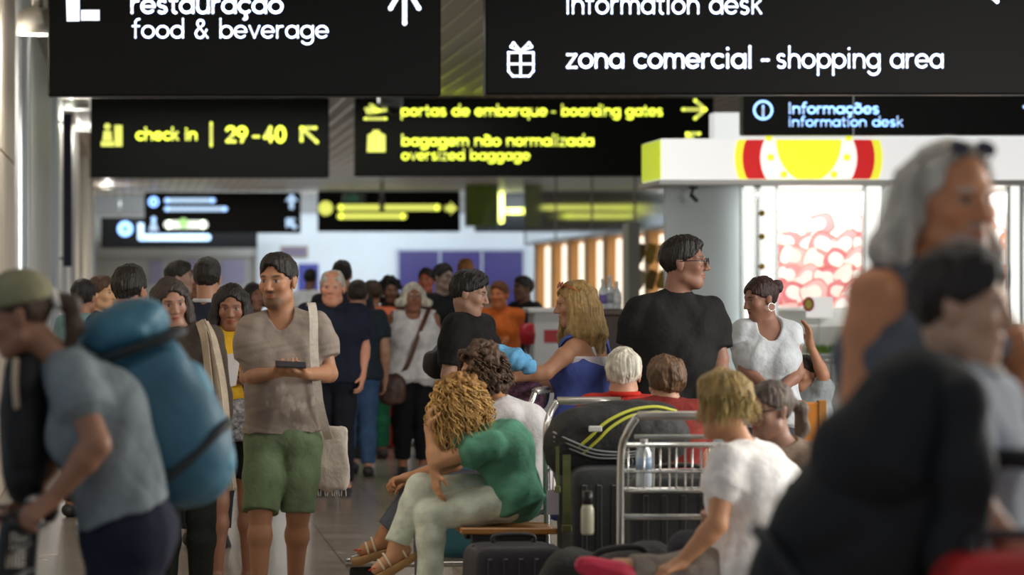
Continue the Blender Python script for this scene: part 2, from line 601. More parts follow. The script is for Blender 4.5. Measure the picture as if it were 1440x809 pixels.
def hair_form(style, Hc, R, s, seed, body_yaw_frame=None, length=0.3, thick=1.0):
    """hair as one blended form in the head's frame"""
    W = lambda x, y, z: Hc + R @ (np.array([x, y, z]) * s)
    F = Form()
    g = 0.009 * thick
    down = np.array([0, 0, -1.0])
    F.ell(W(0, -0.014, 0.036), (np.array((0.076, 0.096, 0.088)) + g) * s, R, 0.02)
    if style in ('short', 'crop', 'bald_sides'):
        F.ell(W(0, 0.02, 0.085), np.array((0.062, 0.065, 0.036 + g)) * s, R, 0.03)
    F.cut(W(0, 0.100, -0.022), np.array((0.064, 0.064, 0.106)) * s, R, 0.010)
    F.cut(W(0, 0.118, 0.060), np.array((0.050, 0.048, 0.034)) * s, R, 0.012)
    for sx in (-1, 1):
        F.cut(W(sx * 0.085, 0.012, -0.022), np.array((0.03, 0.022, 0.034)) * s, R, 0.01)
    slope = 0.75
    F.plane(W(0, 0, -0.002), R @ np.array([0, slope, -1.0]))
    if style == 'mane':
        F.cut(W(0, 0.085, 0.05), np.array((0.072, 0.062, 0.07)) * s, R, 0.02)
    if style == 'bald_sides':
        F.cut(W(0, 0.05, 0.13), np.array((0.06, 0.08, 0.06)) * s, R, 0.02)
    rg = random.Random(seed)
    if style in ('long', 'bob', 'mane'):
        n = 15
        a0 = 62 if style != 'mane' else 96
        for i in range(n):
            a = math.radians(a0 + (360 - 2 * a0) * i / (n - 1))     # round the back, from one temple to the other
            bx, by = math.sin(a) * 0.080, math.cos(a) * 0.094 - 0.012
            p0 = W(bx * 0.95, by * 0.95, 0.045)
            out = R @ np.array([math.sin(a), math.cos(a), 0]); out[2] = 0; out = nrm(out)
            L = length * (0.85 + 0.3 * rg.random())
            p1 = W(bx, by, -0.03) + out * 0.010
            p2 = p1 + down * L * 0.45 + out * (0.022 + 0.02 * rg.random()) * thick
            p3 = p1 + down * L + out * (0.0 + 0.03 * rg.random())
            r = 0.024 * thick * s
            F.chain([p0, p1, p2, p3], [r, r * 1.05, r * 1.05, r * 0.45], 0.018)
    elif style == 'curly':
        for i in range(230):
            a = rg.uniform(50, 310) if rg.random() < 0.8 else rg.uniform(0, 360)
            el = rg.uniform(-60, 85) if 50 < a < 310 else rg.uniform(35, 85)
            ar, er = math.radians(a), math.radians(el)
            rr = 0.105 + rg.uniform(0, 0.035) * thick
            F.ell(W(math.sin(ar) * math.cos(er) * rr * 0.9, math.cos(ar) * math.cos(er) * rr - 0.012, math.sin(er) * rr + 0.02 - (0.03 if el < 0 else 0)),
                  np.full(3, rg.uniform(0.011, 0.019) * thick) * s, None, 0.007)
    elif style == 'bun':
        F.ell(W(0, -0.125, 0.045), np.array((0.04, 0.036, 0.04)) * s, R, 0.015)
    elif style == 'ponytail':
        F.ell(W(0, -0.115, 0.02), np.array((0.02, 0.02, 0.02)) * s, R, 0.01)
        p0 = W(0, -0.125, 0.02)
        p1 = W(0, -0.165, -0.02)
        p2 = p1 + down * length * 0.5 + R[:, 1] * -0.01
        p3 = p1 + down * length + R[:, 1] * 0.02
        F.chain([p0, p1, p2, p3], [0.018, 0.028, 0.026, 0.01], 0.015)
    F.streak(Hc, R, 0.0019 * s, 38, seed)
    F.fold(0.0032 * thick, 75, seed, (1, 1, 1))
    return F

LOOKS = {}
def person(label, x, k, top=None, H=None, yaw=0, head=None, hd=None, J=None, sex='m', bulk=1.0, skin='#a9765a',
           hair=('short', '#1d1613'), shirt=None, pants=None, shoes='#2b2b2e', pose='stand', hunch=0.0, belly=0.0, v=None,
           curl=35, hands=None, beard=None, group=None, cat='person', name='person', hs=1.0, foot=None, dz=0.0):
    """one figure: an Empty at its feet, a continuous body, hair and clothes as children.
       J overrides joints with (px, py, d): the pixel where the joint is seen and metres nearer than the figure's own depth"""
    if H is None:
        H = EYE + (410 - top) / k
    male = sex == 'm'
    if v is None:
        v = 0.0058 if k >= 235 else 0.0075 if k >= 150 else 0.0095
    if k > 450: v = 0.0068
    base = np.array([(x - VX) / k, FPX / k, dz])
    B = frame(yaw)
    loc = lambda l, f, z: base + B @ np.array([l, f, z])
    sw = (0.19 if male else 0.165) * (0.5 + 0.5 * bulk) * H / 1.75
    hw = 0.085 * H / 1.75
    j = {}
    if pose == 'stand':
        j['P'] = loc(0, 0, 0.53 * H); j['N'] = loc(0, -0.015, 0.845 * H)
        for sd, e in (('L', 1), ('R', -1)):
            j['S' + sd] = loc(e * sw, -0.01, 0.81 * H); j['E' + sd] = loc(e * (sw + 0.05), -0.03, 0.635 * H); j['W' + sd] = loc(e * (sw + 0.04), 0.05, 0.49 * H)
            j['H' + sd] = loc(e * hw, 0, 0.50 * H); j['K' + sd] = loc(e * (hw + 0.005), 0.02, 0.275 * H); j['A' + sd] = loc(e * (hw + 0.01), -0.02, 0.048 * H)
    else:
        z0 = 0.53
        j['P'] = loc(0, -0.02, z0); j['N'] = loc(0, -0.03, z0 + 0.315 * H)
        for sd, e in (('L', 1), ('R', -1)):
            j['S' + sd] = loc(e * sw, -0.02, z0 + 0.28 * H); j['E' + sd] = loc(e * (sw + 0.05), 0.06, z0 + 0.12 * H); j['W' + sd] = loc(e * (sw - 0.04), 0.28, z0 + 0.08 * H)
            j['H' + sd] = loc(e * hw, 0.0, z0 - 0.01); j['K' + sd] = loc(e * (hw + 0.03), 0.42, z0 - 0.01); j['A' + sd] = loc(e * (hw + 0.03), 0.42, 0.085)
    J = J or {}
    for q, t in J.items():
        if q != 'C':
            j[q] = at(t[0], t[1], k, t[2] if len(t) > 2 else 0.0)
    # nudge neck and pelvis along if only shoulders or hips were given
    if 'N' not in J and ('SL' in J or 'SR' in J):
        j['N'] = (j['SL'] + j['SR']) / 2 + np.array([0, 0, 0.055])
    if 'P' not in J and ('HL' in J or 'HR' in J):
        j['P'] = (j['HL'] + j['HR']) / 2 + np.array([0, 0, 0.04])
    hyaw, pitch, roll = head if head is not None else (yaw, 0, 0)
    R = frame(hyaw, pitch, roll)
    s = hs * (1.0 if male else 0.95)
    if 'C' in J:
        t = J['C']; Hc = at(t[0], t[1], k, t[2] if len(t) > 2 else 0)
    else:
        Hc = np.array([j['N'][0], j['N'][1], 0]) + B @ np.array([0, 0.03, 0])
        Hc[2] = (H - 0.132 * s) if pose == 'stand' else j['N'][2] + 0.135 * H * 0.75
    root = empty(name, base, label, cat, group)
    lat = nrm(j['SL'] - j['SR']); lah = nrm(j['HL'] - j['HR'])
    spine = nrm(j['N'] - j['P'])
    backv = nrm(np.cross(spine, lat)) * -1
    if (backv @ (-B[:, 1])) < 0: backv = -backv
    MC = lerp(j['N'], j['P'], 0.36) + backv * hunch
    MW = lerp(j['N'], j['P'], 0.72) + backv * hunch * 0.6
    lam = nrm(lat + lah)
    bw = bulk
    def torso(F, g, low=None, kk=0.05, top_t=0.58, upto=1.0):
        for e, S, Hj in ((1, 'SL', 'HL'), (-1, 'SR', 'HR')):
            a = lerp(j['N'], j[S], top_t) - spine * 0.045
            c = MC + lat * e * 0.078 * bw * (1 if male else 0.88)
            w = MW + lam * e * 0.066 * bw * (1 if male else 0.85)
            p = j['P'] + lah * e * 0.075 * bw
            ra, rc, rw, rp = 0.060 + g, (0.107 if male else 0.096) * bw + g, (0.094 if male else 0.084) * bw + g, 0.108 * bw + g
            F.chain([a, c, w, p], [ra, rc, rw, rp], kk)
            F.cone(lerp(j['N'], j[S], 0.42) - spine * 0.035, j[S], 0.048 + g, 0.043 * (0.6 + 0.4 * bw) + g, kk)
            if low is not None:
                F.cone(p, p + low, rp, rp * 1.02, kk, True)
        F.cone(j['N'] - spine * 0.04, MC, 0.062 + g, 0.095 * bw + g, kk)
        if not male:
            for e in (1, -1):
                F.ell(MC + lat * e * 0.075 * bw - backv * (0.075 * bw + 0.01) - spine * 0.03, np.full(3, 0.045 * bw + g), None, 0.07)
        if belly:
            F.ell(lerp(MC, MW, 0.8) - backv * (0.03 + belly * 0.5), np.array([0.13 * bw, 0.13 * bw, 0.13]) + g, None, 0.08)
    ab = (1.0 if male else 0.86) * (0.55 + 0.45 * bw)
    def arm(F, sd, g, t0, t1, kk=0.02, cap=True, loose=0.0):
        S, E, Wr = j['S' + sd], j['E' + sd], j['W' + sd]
        rad = lambda t: np.interp(t, [0, 0.35, 1.0, 1.25, 2.0], [0.048, 0.050, 0.041, 0.042, 0.027]) * ab + g + loose * min(1.0, t / 0.35)
        pos = lambda t: lerp(S, E, t) if t <= 1 else lerp(E, Wr, t - 1)
        ts = sorted({t0, t1, *[t for t in (0.35, 1.0, 1.25) if t0 < t < t1]})
        for a, b in zip(ts[:-1], ts[1:]):
            F.cone(pos(a), pos(b), rad(a), rad(b), kk, cap and b == t1)
    def leg(F, sd, g, t1, kk=0.03, flare=0.0, cap=True):
        Hj, K, A = j['H' + sd], j['K' + sd], j['A' + sd]
        rad = lambda t: np.interp(t, [0, 0.5, 1.0, 1.3, 2.0], [0.088, 0.076, 0.055, 0.055, 0.037]) * (0.6 + 0.4 * bw) * (1 if male else 1.02) + g
        pos = lambda t: lerp(Hj, K, t) if t <= 1 else lerp(K, A, t - 1)
        ts = sorted({0.0, t1, *[t for t in (0.5, 1.0, 1.3) if t < t1]})
        for a, b in zip(ts[:-1], ts[1:]):
            F.cone(pos(a), pos(b), rad(a) + flare * a, rad(b) + flare * b, kk, cap and b == t1)
    # ---- the body, one surface
    F = Form()
    torso(F, 0)
    feet = {}
    for sd in 'LR':
        arm(F, sd, 0, 0, 2.0, cap=False)
        leg(F, sd, 0, 2.0, cap=False)
        A, K = j['A' + sd], j['K' + sd]
        if foot and sd in foot:
            t = foot[sd]; toe = at(t[0], t[1], k, t[2]) - A
        else:
            toe = B[:, 1] * 0.17 + np.array([0, 0, 0.028 - A[2]])
        feet[sd] = nrm(toe)
        td = nrm(toe)
        sole = nrm(np.cross(td, np.cross(nrm(K - A), td)))      # points up out of the instep
        heel = A - td * 0.035 - sole * 0.035
        F.cone(A - sole * 0.03, A + td * 0.13 - sole * 0.045, 0.036, 0.024, 0.03)
        F.cone(heel, A + td * 0.10 - sole * 0.045, 0.028, 0.026, 0.02)
        cb = nrm(nrm(K - A) * 0 + (-td)) * 0.016
        F.ell(lerp(K, A, 0.3) + cb, np.array([0.05, 0.05, 0.06]) * (0.6 + 0.4 * bw), None, 0.03)
        hnd = (hands or {}).get(sd)
        fd = nrm(j['W' + sd] - j['E' + sd])
        if hnd:
            d_, n_, c_ = hnd
        else:
            d_, c_ = fd, curl
            n_ = -lat if sd == 'L' else lat
        hand_ops(F, j['W' + sd], np.array(d_, float), np.array(n_, float), sd == 'L', c_, 1.0 if male else 0.92)
    head_ops(F, Hc, R, s, male, j['N'])
    body = F.build('body', v, SKIN, root, skin_paint(skin, Hc, R, s, male, beard, hair[1] if hair else None))
    # ---- hair
    if hair:
        st = hair[0]
        opt = hair[2] if len(hair) > 2 else {}
        if st != 'none':
            hair_form(st, Hc, R, s, len(LOOKS) * 7 + 3, None, **opt).build('hair', v * 0.95, hair_mat(hair[1]), root)
    # ---- clothes
    if shirt:
        F = Form()
        g = shirt.get('g', 0.014)
        hem = shirt.get('hem', 0.05)
        torso(F, g, -spine * hem if hem > 0 else None, top_t=shirt.get('top', 0.62))
        sl = shirt.get('sleeve', 0.55)
        for sd in 'LR':
            if sl > 0:
                arm(F, sd, g, 0, sl, 0.03, True, shirt.get('loose', 0.008))
        if sl == 0:
            for sd, e in (('L', 1), ('R', -1)):
                F.cut(j['S' + sd] + lat * e * 0.02 - spine * 0.01, np.full(3, 0.078 * ab), None, 0.01)
        nd = shirt.get('neck', 0.0)
        F.cut(j['N'] + spine * 0.03 - backv * (0.02 + nd * 0.6) - spine * nd * 0.4, np.array([0.066, 0.066, 0.05 + nd]) if nd else np.full(3, 0.062), np.stack([lat, -backv, spine], 1), 0.01)
        if shirt.get('backcut'):
            F.cut(MC + spine * 0.12 + backv * 0.07 + lat * 0.06, np.array([0.15, 0.12, 0.16]), np.stack([lat, -backv, spine], 1), 0.01)
        if hem <= 0:
            F.plane(j['P'] - spine * hem, -spine)
        F.fold(shirt.get('fold', 0.0055), 27, len(LOOKS), (1, 1, 0.7))
        o = F.build(shirt.get('name', 'shirt'), v, shirt.get('mat') or cloth(shirt['c']), root, shirt.get('paint'))
        if shirt.get('collar'):
            m = MB()
            ring = [j['N'] + spine * 0.012 + (lat * math.cos(a) * 0.072 - backv * math.sin(a) * 0.068) + spine * (-0.02 * max(0, math.sin(a))) for a in np.linspace(0, 2 * math.pi, 22)[:-1]]
            m.tube(ring, 0.014, 6, True)
            m.build('collar', cloth(shirt['collar']), root, True)
    if pants:
        F = Form()
        g = pants.get('g', 0.012)
        ln = pants.get('len', 1.92)
        for e in (1, -1):
            p = j['P'] + lah * e * 0.072 * bw
            w = MW + lam * e * 0.062 * bw
            F.cone(lerp(p, w, 0.62), p, 0.090 * bw + min(g, 0.005), 0.111 * bw + min(g, 0.003), 0.05)
        if pants.get('skirt'):
            low = np.array([0, 0, -1.0]) * pants['skirt']
            for e in (1, -1):
                p = j['P'] + lah * e * 0.06
                F.cone(p, p + low + lah * e * 0.05, 0.12 * bw + g, 0.15 * bw + g, 0.06, True)
        else:
            for sd in 'LR':
                F.cone(j['P'] + lah * (0.05 if sd == 'L' else -0.05), j['H' + sd], 0.1 * bw + g, 0.09 * bw + g, 0.04)
                leg(F, sd, g, ln, 0.022, pants.get('flare', 0.004))
        F.fold(pants.get('fold', 0.0045), 27, len(LOOKS) + 50, (1, 1, 0.75))
        F.build(pants.get('name', 'trousers'), v, pants.get('mat') or cloth(pants['c']), root)
    if shoes:
        for sd in 'LR':
            A, K, td = j['A' + sd], j['K' + sd], feet[sd]
            sole = nrm(np.cross(td, np.cross(nrm(K - A), td)))
            sidev = np.cross(td, sole)
            F = Form()
            if shoes == 'sandal':
                F2 = Form()
                F2.cone(A - td * 0.045 - sole * 0.072, A + td * 0.16 - sole * 0.078, 0.030, 0.036, 0.02)
                Rm = np.stack([sidev, td, sole], 1)
                F2.plane(A - sole * 0.066, sole)
                sh = F2.build('sandal', 0.0055, mat('#b08a5a', 0.6, 0, 0.1), root)
                m = MB()
                for t_, w_, h_ in ((0.10, 0.036, 0.012), (0.065, 0.038, 0.004), (-0.02, 0.040, 0.0)):
                    m.tube([A + td * t_ - sole * 0.066 + sidev * w_ * math.cos(a) + sole * (0.030 + h_ + (0.035 if t_ < 0.08 else 0.012)) * math.sin(a) for a in np.linspace(0, math.pi, 12)], 0.006, 6)
                m.build('strap', mat('#d9cdb2', 0.45, 0.2), sh, True)
                m = MB()
                for q_ in range(5):
                    c_ = A + td * (0.158 - 0.007 * abs(q_ - 1)) - sole * 0.035 + sidev * (0.022 - 0.011 * q_)
                    m.lathe([(0.001, -0.003), (0.0065, -0.001), (0.0065, 0.002), (0.001, 0.004)], c_, 8)
                m.build('toenails', mat('#c02a2a', 0.3), root, True)
            else:
                F.cone(A - sole * 0.035, A + td * 0.135 - sole * 0.05, 0.047, 0.034, 0.03)
                F.cone(A - td * 0.035 - sole * 0.04, A + td * 0.10 - sole * 0.05, 0.040, 0.036, 0.02)
                F.plane(A - sole * 0.078, -sole)
                sh = F.build('shoe', max(v, 0.006), mat(shoes, 0.6, 0, 0.1), root)
    info = dict(root=root, j=j, Hc=Hc, R=R, s=s, lat=lat, spine=spine, back=backv, MC=MC, MW=MW, v=v, torso=torso, arm=arm, leg=leg, bw=bw, k=k)
    LOOKS[label] = info
    return info

def glasses(p, color='#15151a', sun=False, up=False):
    """spectacles worn on the nose, or sunglasses pushed up onto the hair"""
    R, s = p['R'], p['s']
    off = np.array([0, -0.022, 0.050]) if up else np.zeros(3)
    til = math.radians(35) if up else 0
    def W(x, y, z):
        yy, zz = y * math.cos(til) - z * math.sin(til), y * math.sin(til) + z * math.cos(til)
        return p['Hc'] + R @ ((np.array([x, yy, zz]) + off) * s)
    m = MB()
    for sx in (-1, 1):
        ring = [W(sx * 0.034 + 0.024 * math.cos(a), 0.106, 0.008 + 0.018 * math.sin(a)) for a in np.linspace(0, 2 * math.pi, 16)[:-1]]
        m.tube(ring, 0.0026, 5, True)
        m.tube([W(sx * 0.058, 0.104, 0.012), W(sx * 0.084, 0.06, 0.014), W(sx * 0.086, -0.01, 0.01)], 0.0026, 5)
    m.tube([W(-0.010, 0.108, 0.012), W(0.010, 0.108, 0.012)], 0.0026, 5)
    g = m.build('glasses', mat(color, 0.3), p['root'], True)
    if sun:
        m = MB()
        for sx in (-1, 1):
            m.add([W(sx * 0.034 + 0.023 * math.cos(a), 0.107, 0.008 + 0.017 * math.sin(a)) for a in np.linspace(0, 2 * math.pi, 16)[:-1]], [tuple(range(15))])
        m.build('lens', mat('#14183a', 0.08, 0, coat=0.6), g)

def ringlets(p, n, color, seed, r0=0.012, Lr=(0.10, 0.20), tube=0.0034, out=0.03, name='ringlets', amin=45):
    """loose corkscrew locks falling from the scalp"""
    rg = random.Random(seed)
    R, s, Hc = p['R'], p['s'], p['Hc']
    m = MB()
    for i in range(n):
        a = math.radians(rg.uniform(amin, 360 - amin)); el = math.radians(rg.uniform(-25, 80))
        dl = np.array([math.sin(a) * math.cos(el), math.cos(a) * math.cos(el), math.sin(el)])
        q = Hc + R @ (np.array([dl[0] * 0.088, dl[1] * 0.105 - 0.012, dl[2] * 0.098 + 0.036]) * s)
        o = nrm(R @ dl)
        L = rg.uniform(*Lr)
        ph, tw = rg.uniform(0, 6.28), rg.uniform(1.5, 2.8)
        rr = r0 * rg.uniform(0.6, 1.2)
        pts = []
        N = 20
        for q_ in range(N):
            t = q_ / (N - 1)
            c = q + o * (out * 4 * t * (1 - 0.45 * t)) * (0.35 + 0.65 * (1 - max(0, o[2]))) + np.array([0, 0, -1.0]) * L * t ** 1.5 + o * 0.012
            aa = ph + tw * 2 * math.pi * t
            pts.append(c + rr * min(1, 4 * t) * np.array([math.cos(aa), math.sin(aa), 0.25 * math.sin(aa)]))
        m.tube(pts, [tube * (1 - 0.5 * t / N) for t in range(N)], 4)
    return m.build(name, hair_mat(color), p['root'], True)

def strands(p, n, color, seed, L, tube=0.0022, wave=0.012, amin=75, name='hair_strands', out=0.02):
    rg = random.Random(seed)
    R, s, Hc = p['R'], p['s'], p['Hc']
    m = MB()
    for i in range(n):
        a = math.radians(rg.uniform(amin, 360 - amin)); z = rg.uniform(-0.01, 0.09)
        w = math.sqrt(max(0.05, 1 - (z / 0.105) ** 2))
        base = np.array([math.sin(a) * 0.092 * w, math.cos(a) * 0.108 * w - 0.014, z + 0.02])
        q = Hc + R @ (base * s)
        o = R @ np.array([math.sin(a), math.cos(a), 0]); o[2] = 0; o = nrm(o)
        ll = L * rg.uniform(0.6, 1.08) + z
        ph = rg.uniform(0, 6.28)
        pts = []
        N = 9
        for j in range(N):
            t = j / (N - 1)
            pts.append(q + np.array([0, 0, -1.0]) * ll * t + o * (out * math.sin(min(1, t * 1.6) * 1.57) + wave * 0.6 * math.sin(ph + t * 7)) + np.array([math.cos(ph), math.sin(ph), 0]) * wave * math.sin(t * 5 + ph) * t)
        m.tube(pts, [tube * (1 - 0.6 * j / N) for j in range(N)], 4)
    return m.build(name, hair_mat(color), p['root'], True)
# ------------------------------------------------------------------ the hall
def struct(o):
    o['kind'] = 'structure'
    return o

CEIL = 4.05
YB = FPX / 54.0         # end wall
# polished terrazzo-like floor
fm = mat('#9a8f82', 0.2, 0, 0.22, 3.0, spec=0.4).copy()
fm.name = 'polished_floor'
nt = fm.node_tree
bs = nt.nodes['Principled BSDF']
br = nt.nodes.new('ShaderNodeTexBrick')
br.inputs['Color1'].default_value = (1, 1, 1, 1); br.inputs['Color2'].default_value = (0.86, 0.86, 0.86, 1); br.inputs['Mortar'].default_value = (0.45, 0.45, 0.45, 1)
br.inputs['Scale'].default_value = 1.0; br.inputs['Mortar Size'].default_value = 0.006; br.offset = 0.0
br.inputs['Brick Width'].default_value = 0.6; br.inputs['Row Height'].default_value = 0.6
tcf = nt.nodes.new('ShaderNodeTexCoord')
nt.links.new(tcf.outputs['Object'], br.inputs['Vector'])
mx = nt.nodes.new('ShaderNodeMix'); mx.data_type = 'RGBA'; mx.blend_type = 'MULTIPLY'
mx.inputs['Factor'].default_value = 1.0
src = bs.inputs['Base Color'].links[0].from_socket
nt.links.new(src, mx.inputs['A']); nt.links.new(br.outputs['Color'], mx.inputs['B']); nt.links.new(mx.outputs['Result'], bs.inputs['Base Color'])
wv = nt.nodes.new('ShaderNodeTexNoise'); wv.inputs['Scale'].default_value = 2.2
bp = nt.nodes.new('ShaderNodeBump'); bp.inputs['Strength'].default_value = 0.05; bp.inputs['Distance'].default_value = 0.02
nt.links.new(wv.outputs['Fac'], bp.inputs['Height']); nt.links.new(bp.outputs[0], bs.inputs['Normal'])
struct(MB().box((-3.5, 1.5, -0.1), (18.0, YB + 0.3, 0.0)).build('floor', fm))

# slatted metal ceiling running down the hall
m = MB().box((-3.5, 6.0, CEIL + 0.08), (18.0, YB + 0.3, CEIL + 0.2))
xx = -1.0
while xx < 17.5:
    m.box((xx, 6.0, CEIL), (xx + 0.19, YB, CEIL + 0.05))
    xx += 0.22
struct(m.build('ceiling', mat('#c4c0b6', 0.5, 0.1)))
m = MB()
xx = -1.0
while xx < 17.5:
    m.box((xx + 0.192, 6.0, CEIL - 0.012), (xx + 0.218, YB, CEIL + 0.04))
    xx += 0.22
struct(m.build('ceiling_glint_strips', mat('#f0eee4', 0.28, 0.9)))  # strips added in the gaps, standing for slat edges that catch sign light

# left wall: stone cladding with a bright metal pilaster here and there
stone = mat('#eadccb', 0.45, 0, 0.10, 2.5, stretch=(1, 1, 0.5))
m = MB()
yy = 14.0
while yy < YB:
    y1 = min(yy + 2.7, YB)
    for z0, z1 in ((0.0, 1.16), (1.17, 2.62), (2.63, CEIL)):
        m.box((-1.25, yy + 0.012, z0 + 0.004), (-1.0, y1 - 0.012, z1 - 0.004), 0.004)
    m.box((-1.25, yy, 0), (-1.03, y1, CEIL))
    yy += 2.7
struct(m.build('wall_left', stone))
steel = mat('#dcdfde', 0.3, 0.8)
for n, (yy, r) in enumerate(((30.3, 0.13), (41.0, 0.15), (47.5, 0.14), (55.0, 0.16), (66.0, 0.16), (78.0, 0.16))):
    m = MB().lathe([(r, 0), (r, CEIL)], (-1.0, yy, 0), 28)
    m.lathe([(r + 0.03, 0), (r + 0.03, 0.12), (r, 0.14)], (-1.0, yy, 0), 28)
    struct(m.build('trim_%d' % (n + 1), steel))
# pale metal wall panels between the pilasters
pale = mat('#eff1ef', 0.5, 0.0, 0.06, 3)
m = MB()
for y0, y1 in ((31.2, 35.4), (35.45, 40.6), (42.0, 47.0), (48.3, 51.5)):
    m.box((-1.0, y0, 0.12), (-0.93, y1, CEIL - 0.02), 0.006)
struct(m.build('trim_7', pale))

# end wall, lit white, with a grey bulkhead over it and a grey bay on its left
white = mat('#cfd9e2', 0.6, 0, 0.03, 1.0)
struct(MB().box((at(362, 0, 54)[0], YB, 0), (18.0, YB + 0.25, EYE + 110 / 54)).build('wall_back', white))
struct(MB().box((-1.3, YB - 0.2, EYE + 110 / 54), (18.0, YB + 0.25, CEIL + 0.1)).build('trim_8', mat('#8b8d8e', 0.5)))
xa, xb = -1.3, at(362, 0, 54)[0]
m = MB().box((xa, YB, 0), (xb, YB + 0.25, EYE + 110 / 54))
m.box((xa, YB - 0.12, EYE + 48 / 54), (xb, YB, EYE + 62 / 54), 0.01)
m.box((xb - 0.06, YB - 0.2, 0), (xb, YB, EYE + 62 / 54))
struct(m.build('wall_back_bay', mat('#a5a6a4', 0.5, 0, 0.05, 2)))
lilac = mat('#8f8ba6', 0.4)
for n, (x0, x1) in enumerate(((208, 228), (262, 278), (310, 345))):
    a, b = at(x0, 366, 54), at(x1, 400, 54)
    m = MB().box((a[0], YB - 0.03, b[2]), (b[0], YB - 0.001, a[2]), 0.008)
    o = m.build('poster_panel', lilac)
    tag(o, ['narrow lilac wall poster left of the other two in the grey bay', 'smallest lilac wall poster, between the two others in the grey bay', 'widest lilac wall poster in the grey bay, nearest the white wall'][n], 'poster', 'lilac posters in the grey bay')
# purple doors and board on the end wall
purple = mat('#37306f', 0.45, 0, 0.12, 1.2)
a, b = at(559, 352, 54), at(736, 492, 54)
bd = empty('display_board', (lerp(a, b, 0.5)[0], YB - 0.05, 0.0), 'wide deep purple board on the white end wall', 'board')
MB().box((a[0], YB - 0.10, 0.0), (b[0], YB, a[2]), 0.01).build('panel', purple, bd)
m = MB()
for i in range(4):
    xq = a[0] + (b[0] - a[0]) * i / 3
    m.box((xq - 0.025, YB - 0.13, 0), (xq + 0.025, YB - 0.09, a[2] + 0.03))
m.box((a[0], YB - 0.13, a[2] - 0.02), (b[0], YB - 0.09, a[2] + 0.04))
m.build('frame', mat('#a9b2c4', 0.4), bd)
a, b = at(419, 371, 54), at(448, 494, 54)
m = MB().box((a[0], YB - 0.05, 0.0), (b[0], YB, a[2]), 0.008)
dr = struct(m.build('door_1', mat('#3a3f93', 0.45, 0, 0.08, 2)))
MB().tube([(b[0] - 0.09, YB - 0.09, 0.9), (b[0] - 0.09, YB - 0.09, 1.3)], 0.015).build('handle', steel, dr, True)
a, b = at(394, 346, 54), at(433, 363, 54)
fr = empty('wall_plaque', ((a[0] + b[0]) / 2, YB, b[2]), 'small brown framed plaque above the purple door', 'plaque')
MB().box((a[0], YB - 0.04, b[2]), (b[0], YB, a[2]), 0.01).build('frame', mat('#8f8474', 0.5), fr)
MB().box((a[0] + 0.06, YB - 0.05, b[2] + 0.05), (b[0] - 0.06, YB - 0.035, a[2] - 0.05)).build('panel', mat('#6f6480', 0.5), fr)

# round ceiling lamps along the left wall
lampl = ['drum ceiling lamp nearest the front, beside the restaurant sign', 'second drum ceiling lamp, above the tall navy banner', 'third drum ceiling lamp, just left of the check in sign', 'farthest drum ceiling lamp, below the check in sign']
for n, (x, y, k) in enumerate(((54, 38, 188), (108, 148, 108), (119, 178, 92), (151, 261, 60))):
    p = at(x, y, k)
    t = empty('ceiling_lamp', (p[0], p[1], CEIL), lampl[n], 'lamp', 'drum lamps along the left wall')
    MB().lathe([(0.05, p[2] + 0.1), (0.05, CEIL + 0.09)], (p[0], p[1], 0), 14).build('stem', steel, t, True)
    MB().lathe([(0.10, 0.14), (0.16, 0.10), (0.17, -0.06), (0.155, -0.06), (0.15, 0.0), (0.02, 0.02)], p, 24).build('shade', mat('#c9ccc8', 0.3, 0.7), t, True)
    MB().lathe([(0.02, -0.03), (0.14, -0.035), (0.14, -0.02), (0.02, -0.015)], p, 24).build('diffuser', glow('#fff4e0', 0.6), t, True)
    ld = bpy.data.lights.new('left_wall_fill', 'POINT'); ld.energy = (55, 28, 25, 40)[n]; ld.color = (1, 0.95, 0.88); ld.shadow_soft_size = 0.12  # point light added under each drum to brighten the left wall
    lo_ = bpy.data.objects.new('left_wall_fill', ld); COL.objects.link(lo_); lo_.location = (p[0], p[1], p[2] - 0.16)

# tall navy banner standing out from the left wall
a, b = at(89, 160, 118), at(101, 375, 118)
t = empty('wall_banner', (-0.9, a[1], b[2]), 'tall narrow navy banner hung out from the left wall', 'banner')
MB().box((a[0], a[1] - 0.03, b[2]), (b[0], a[1] + 0.03, a[2]), 0.008).build('panel', mat('#151a3c', 0.4), t)
m = MB()
for z in (b[2] + 0.1, a[2] - 0.1):
    m.tube([(-1.0, a[1], z), (a[0] + 0.01, a[1], z)], 0.018)
m.build('bracket', steel, t, True)

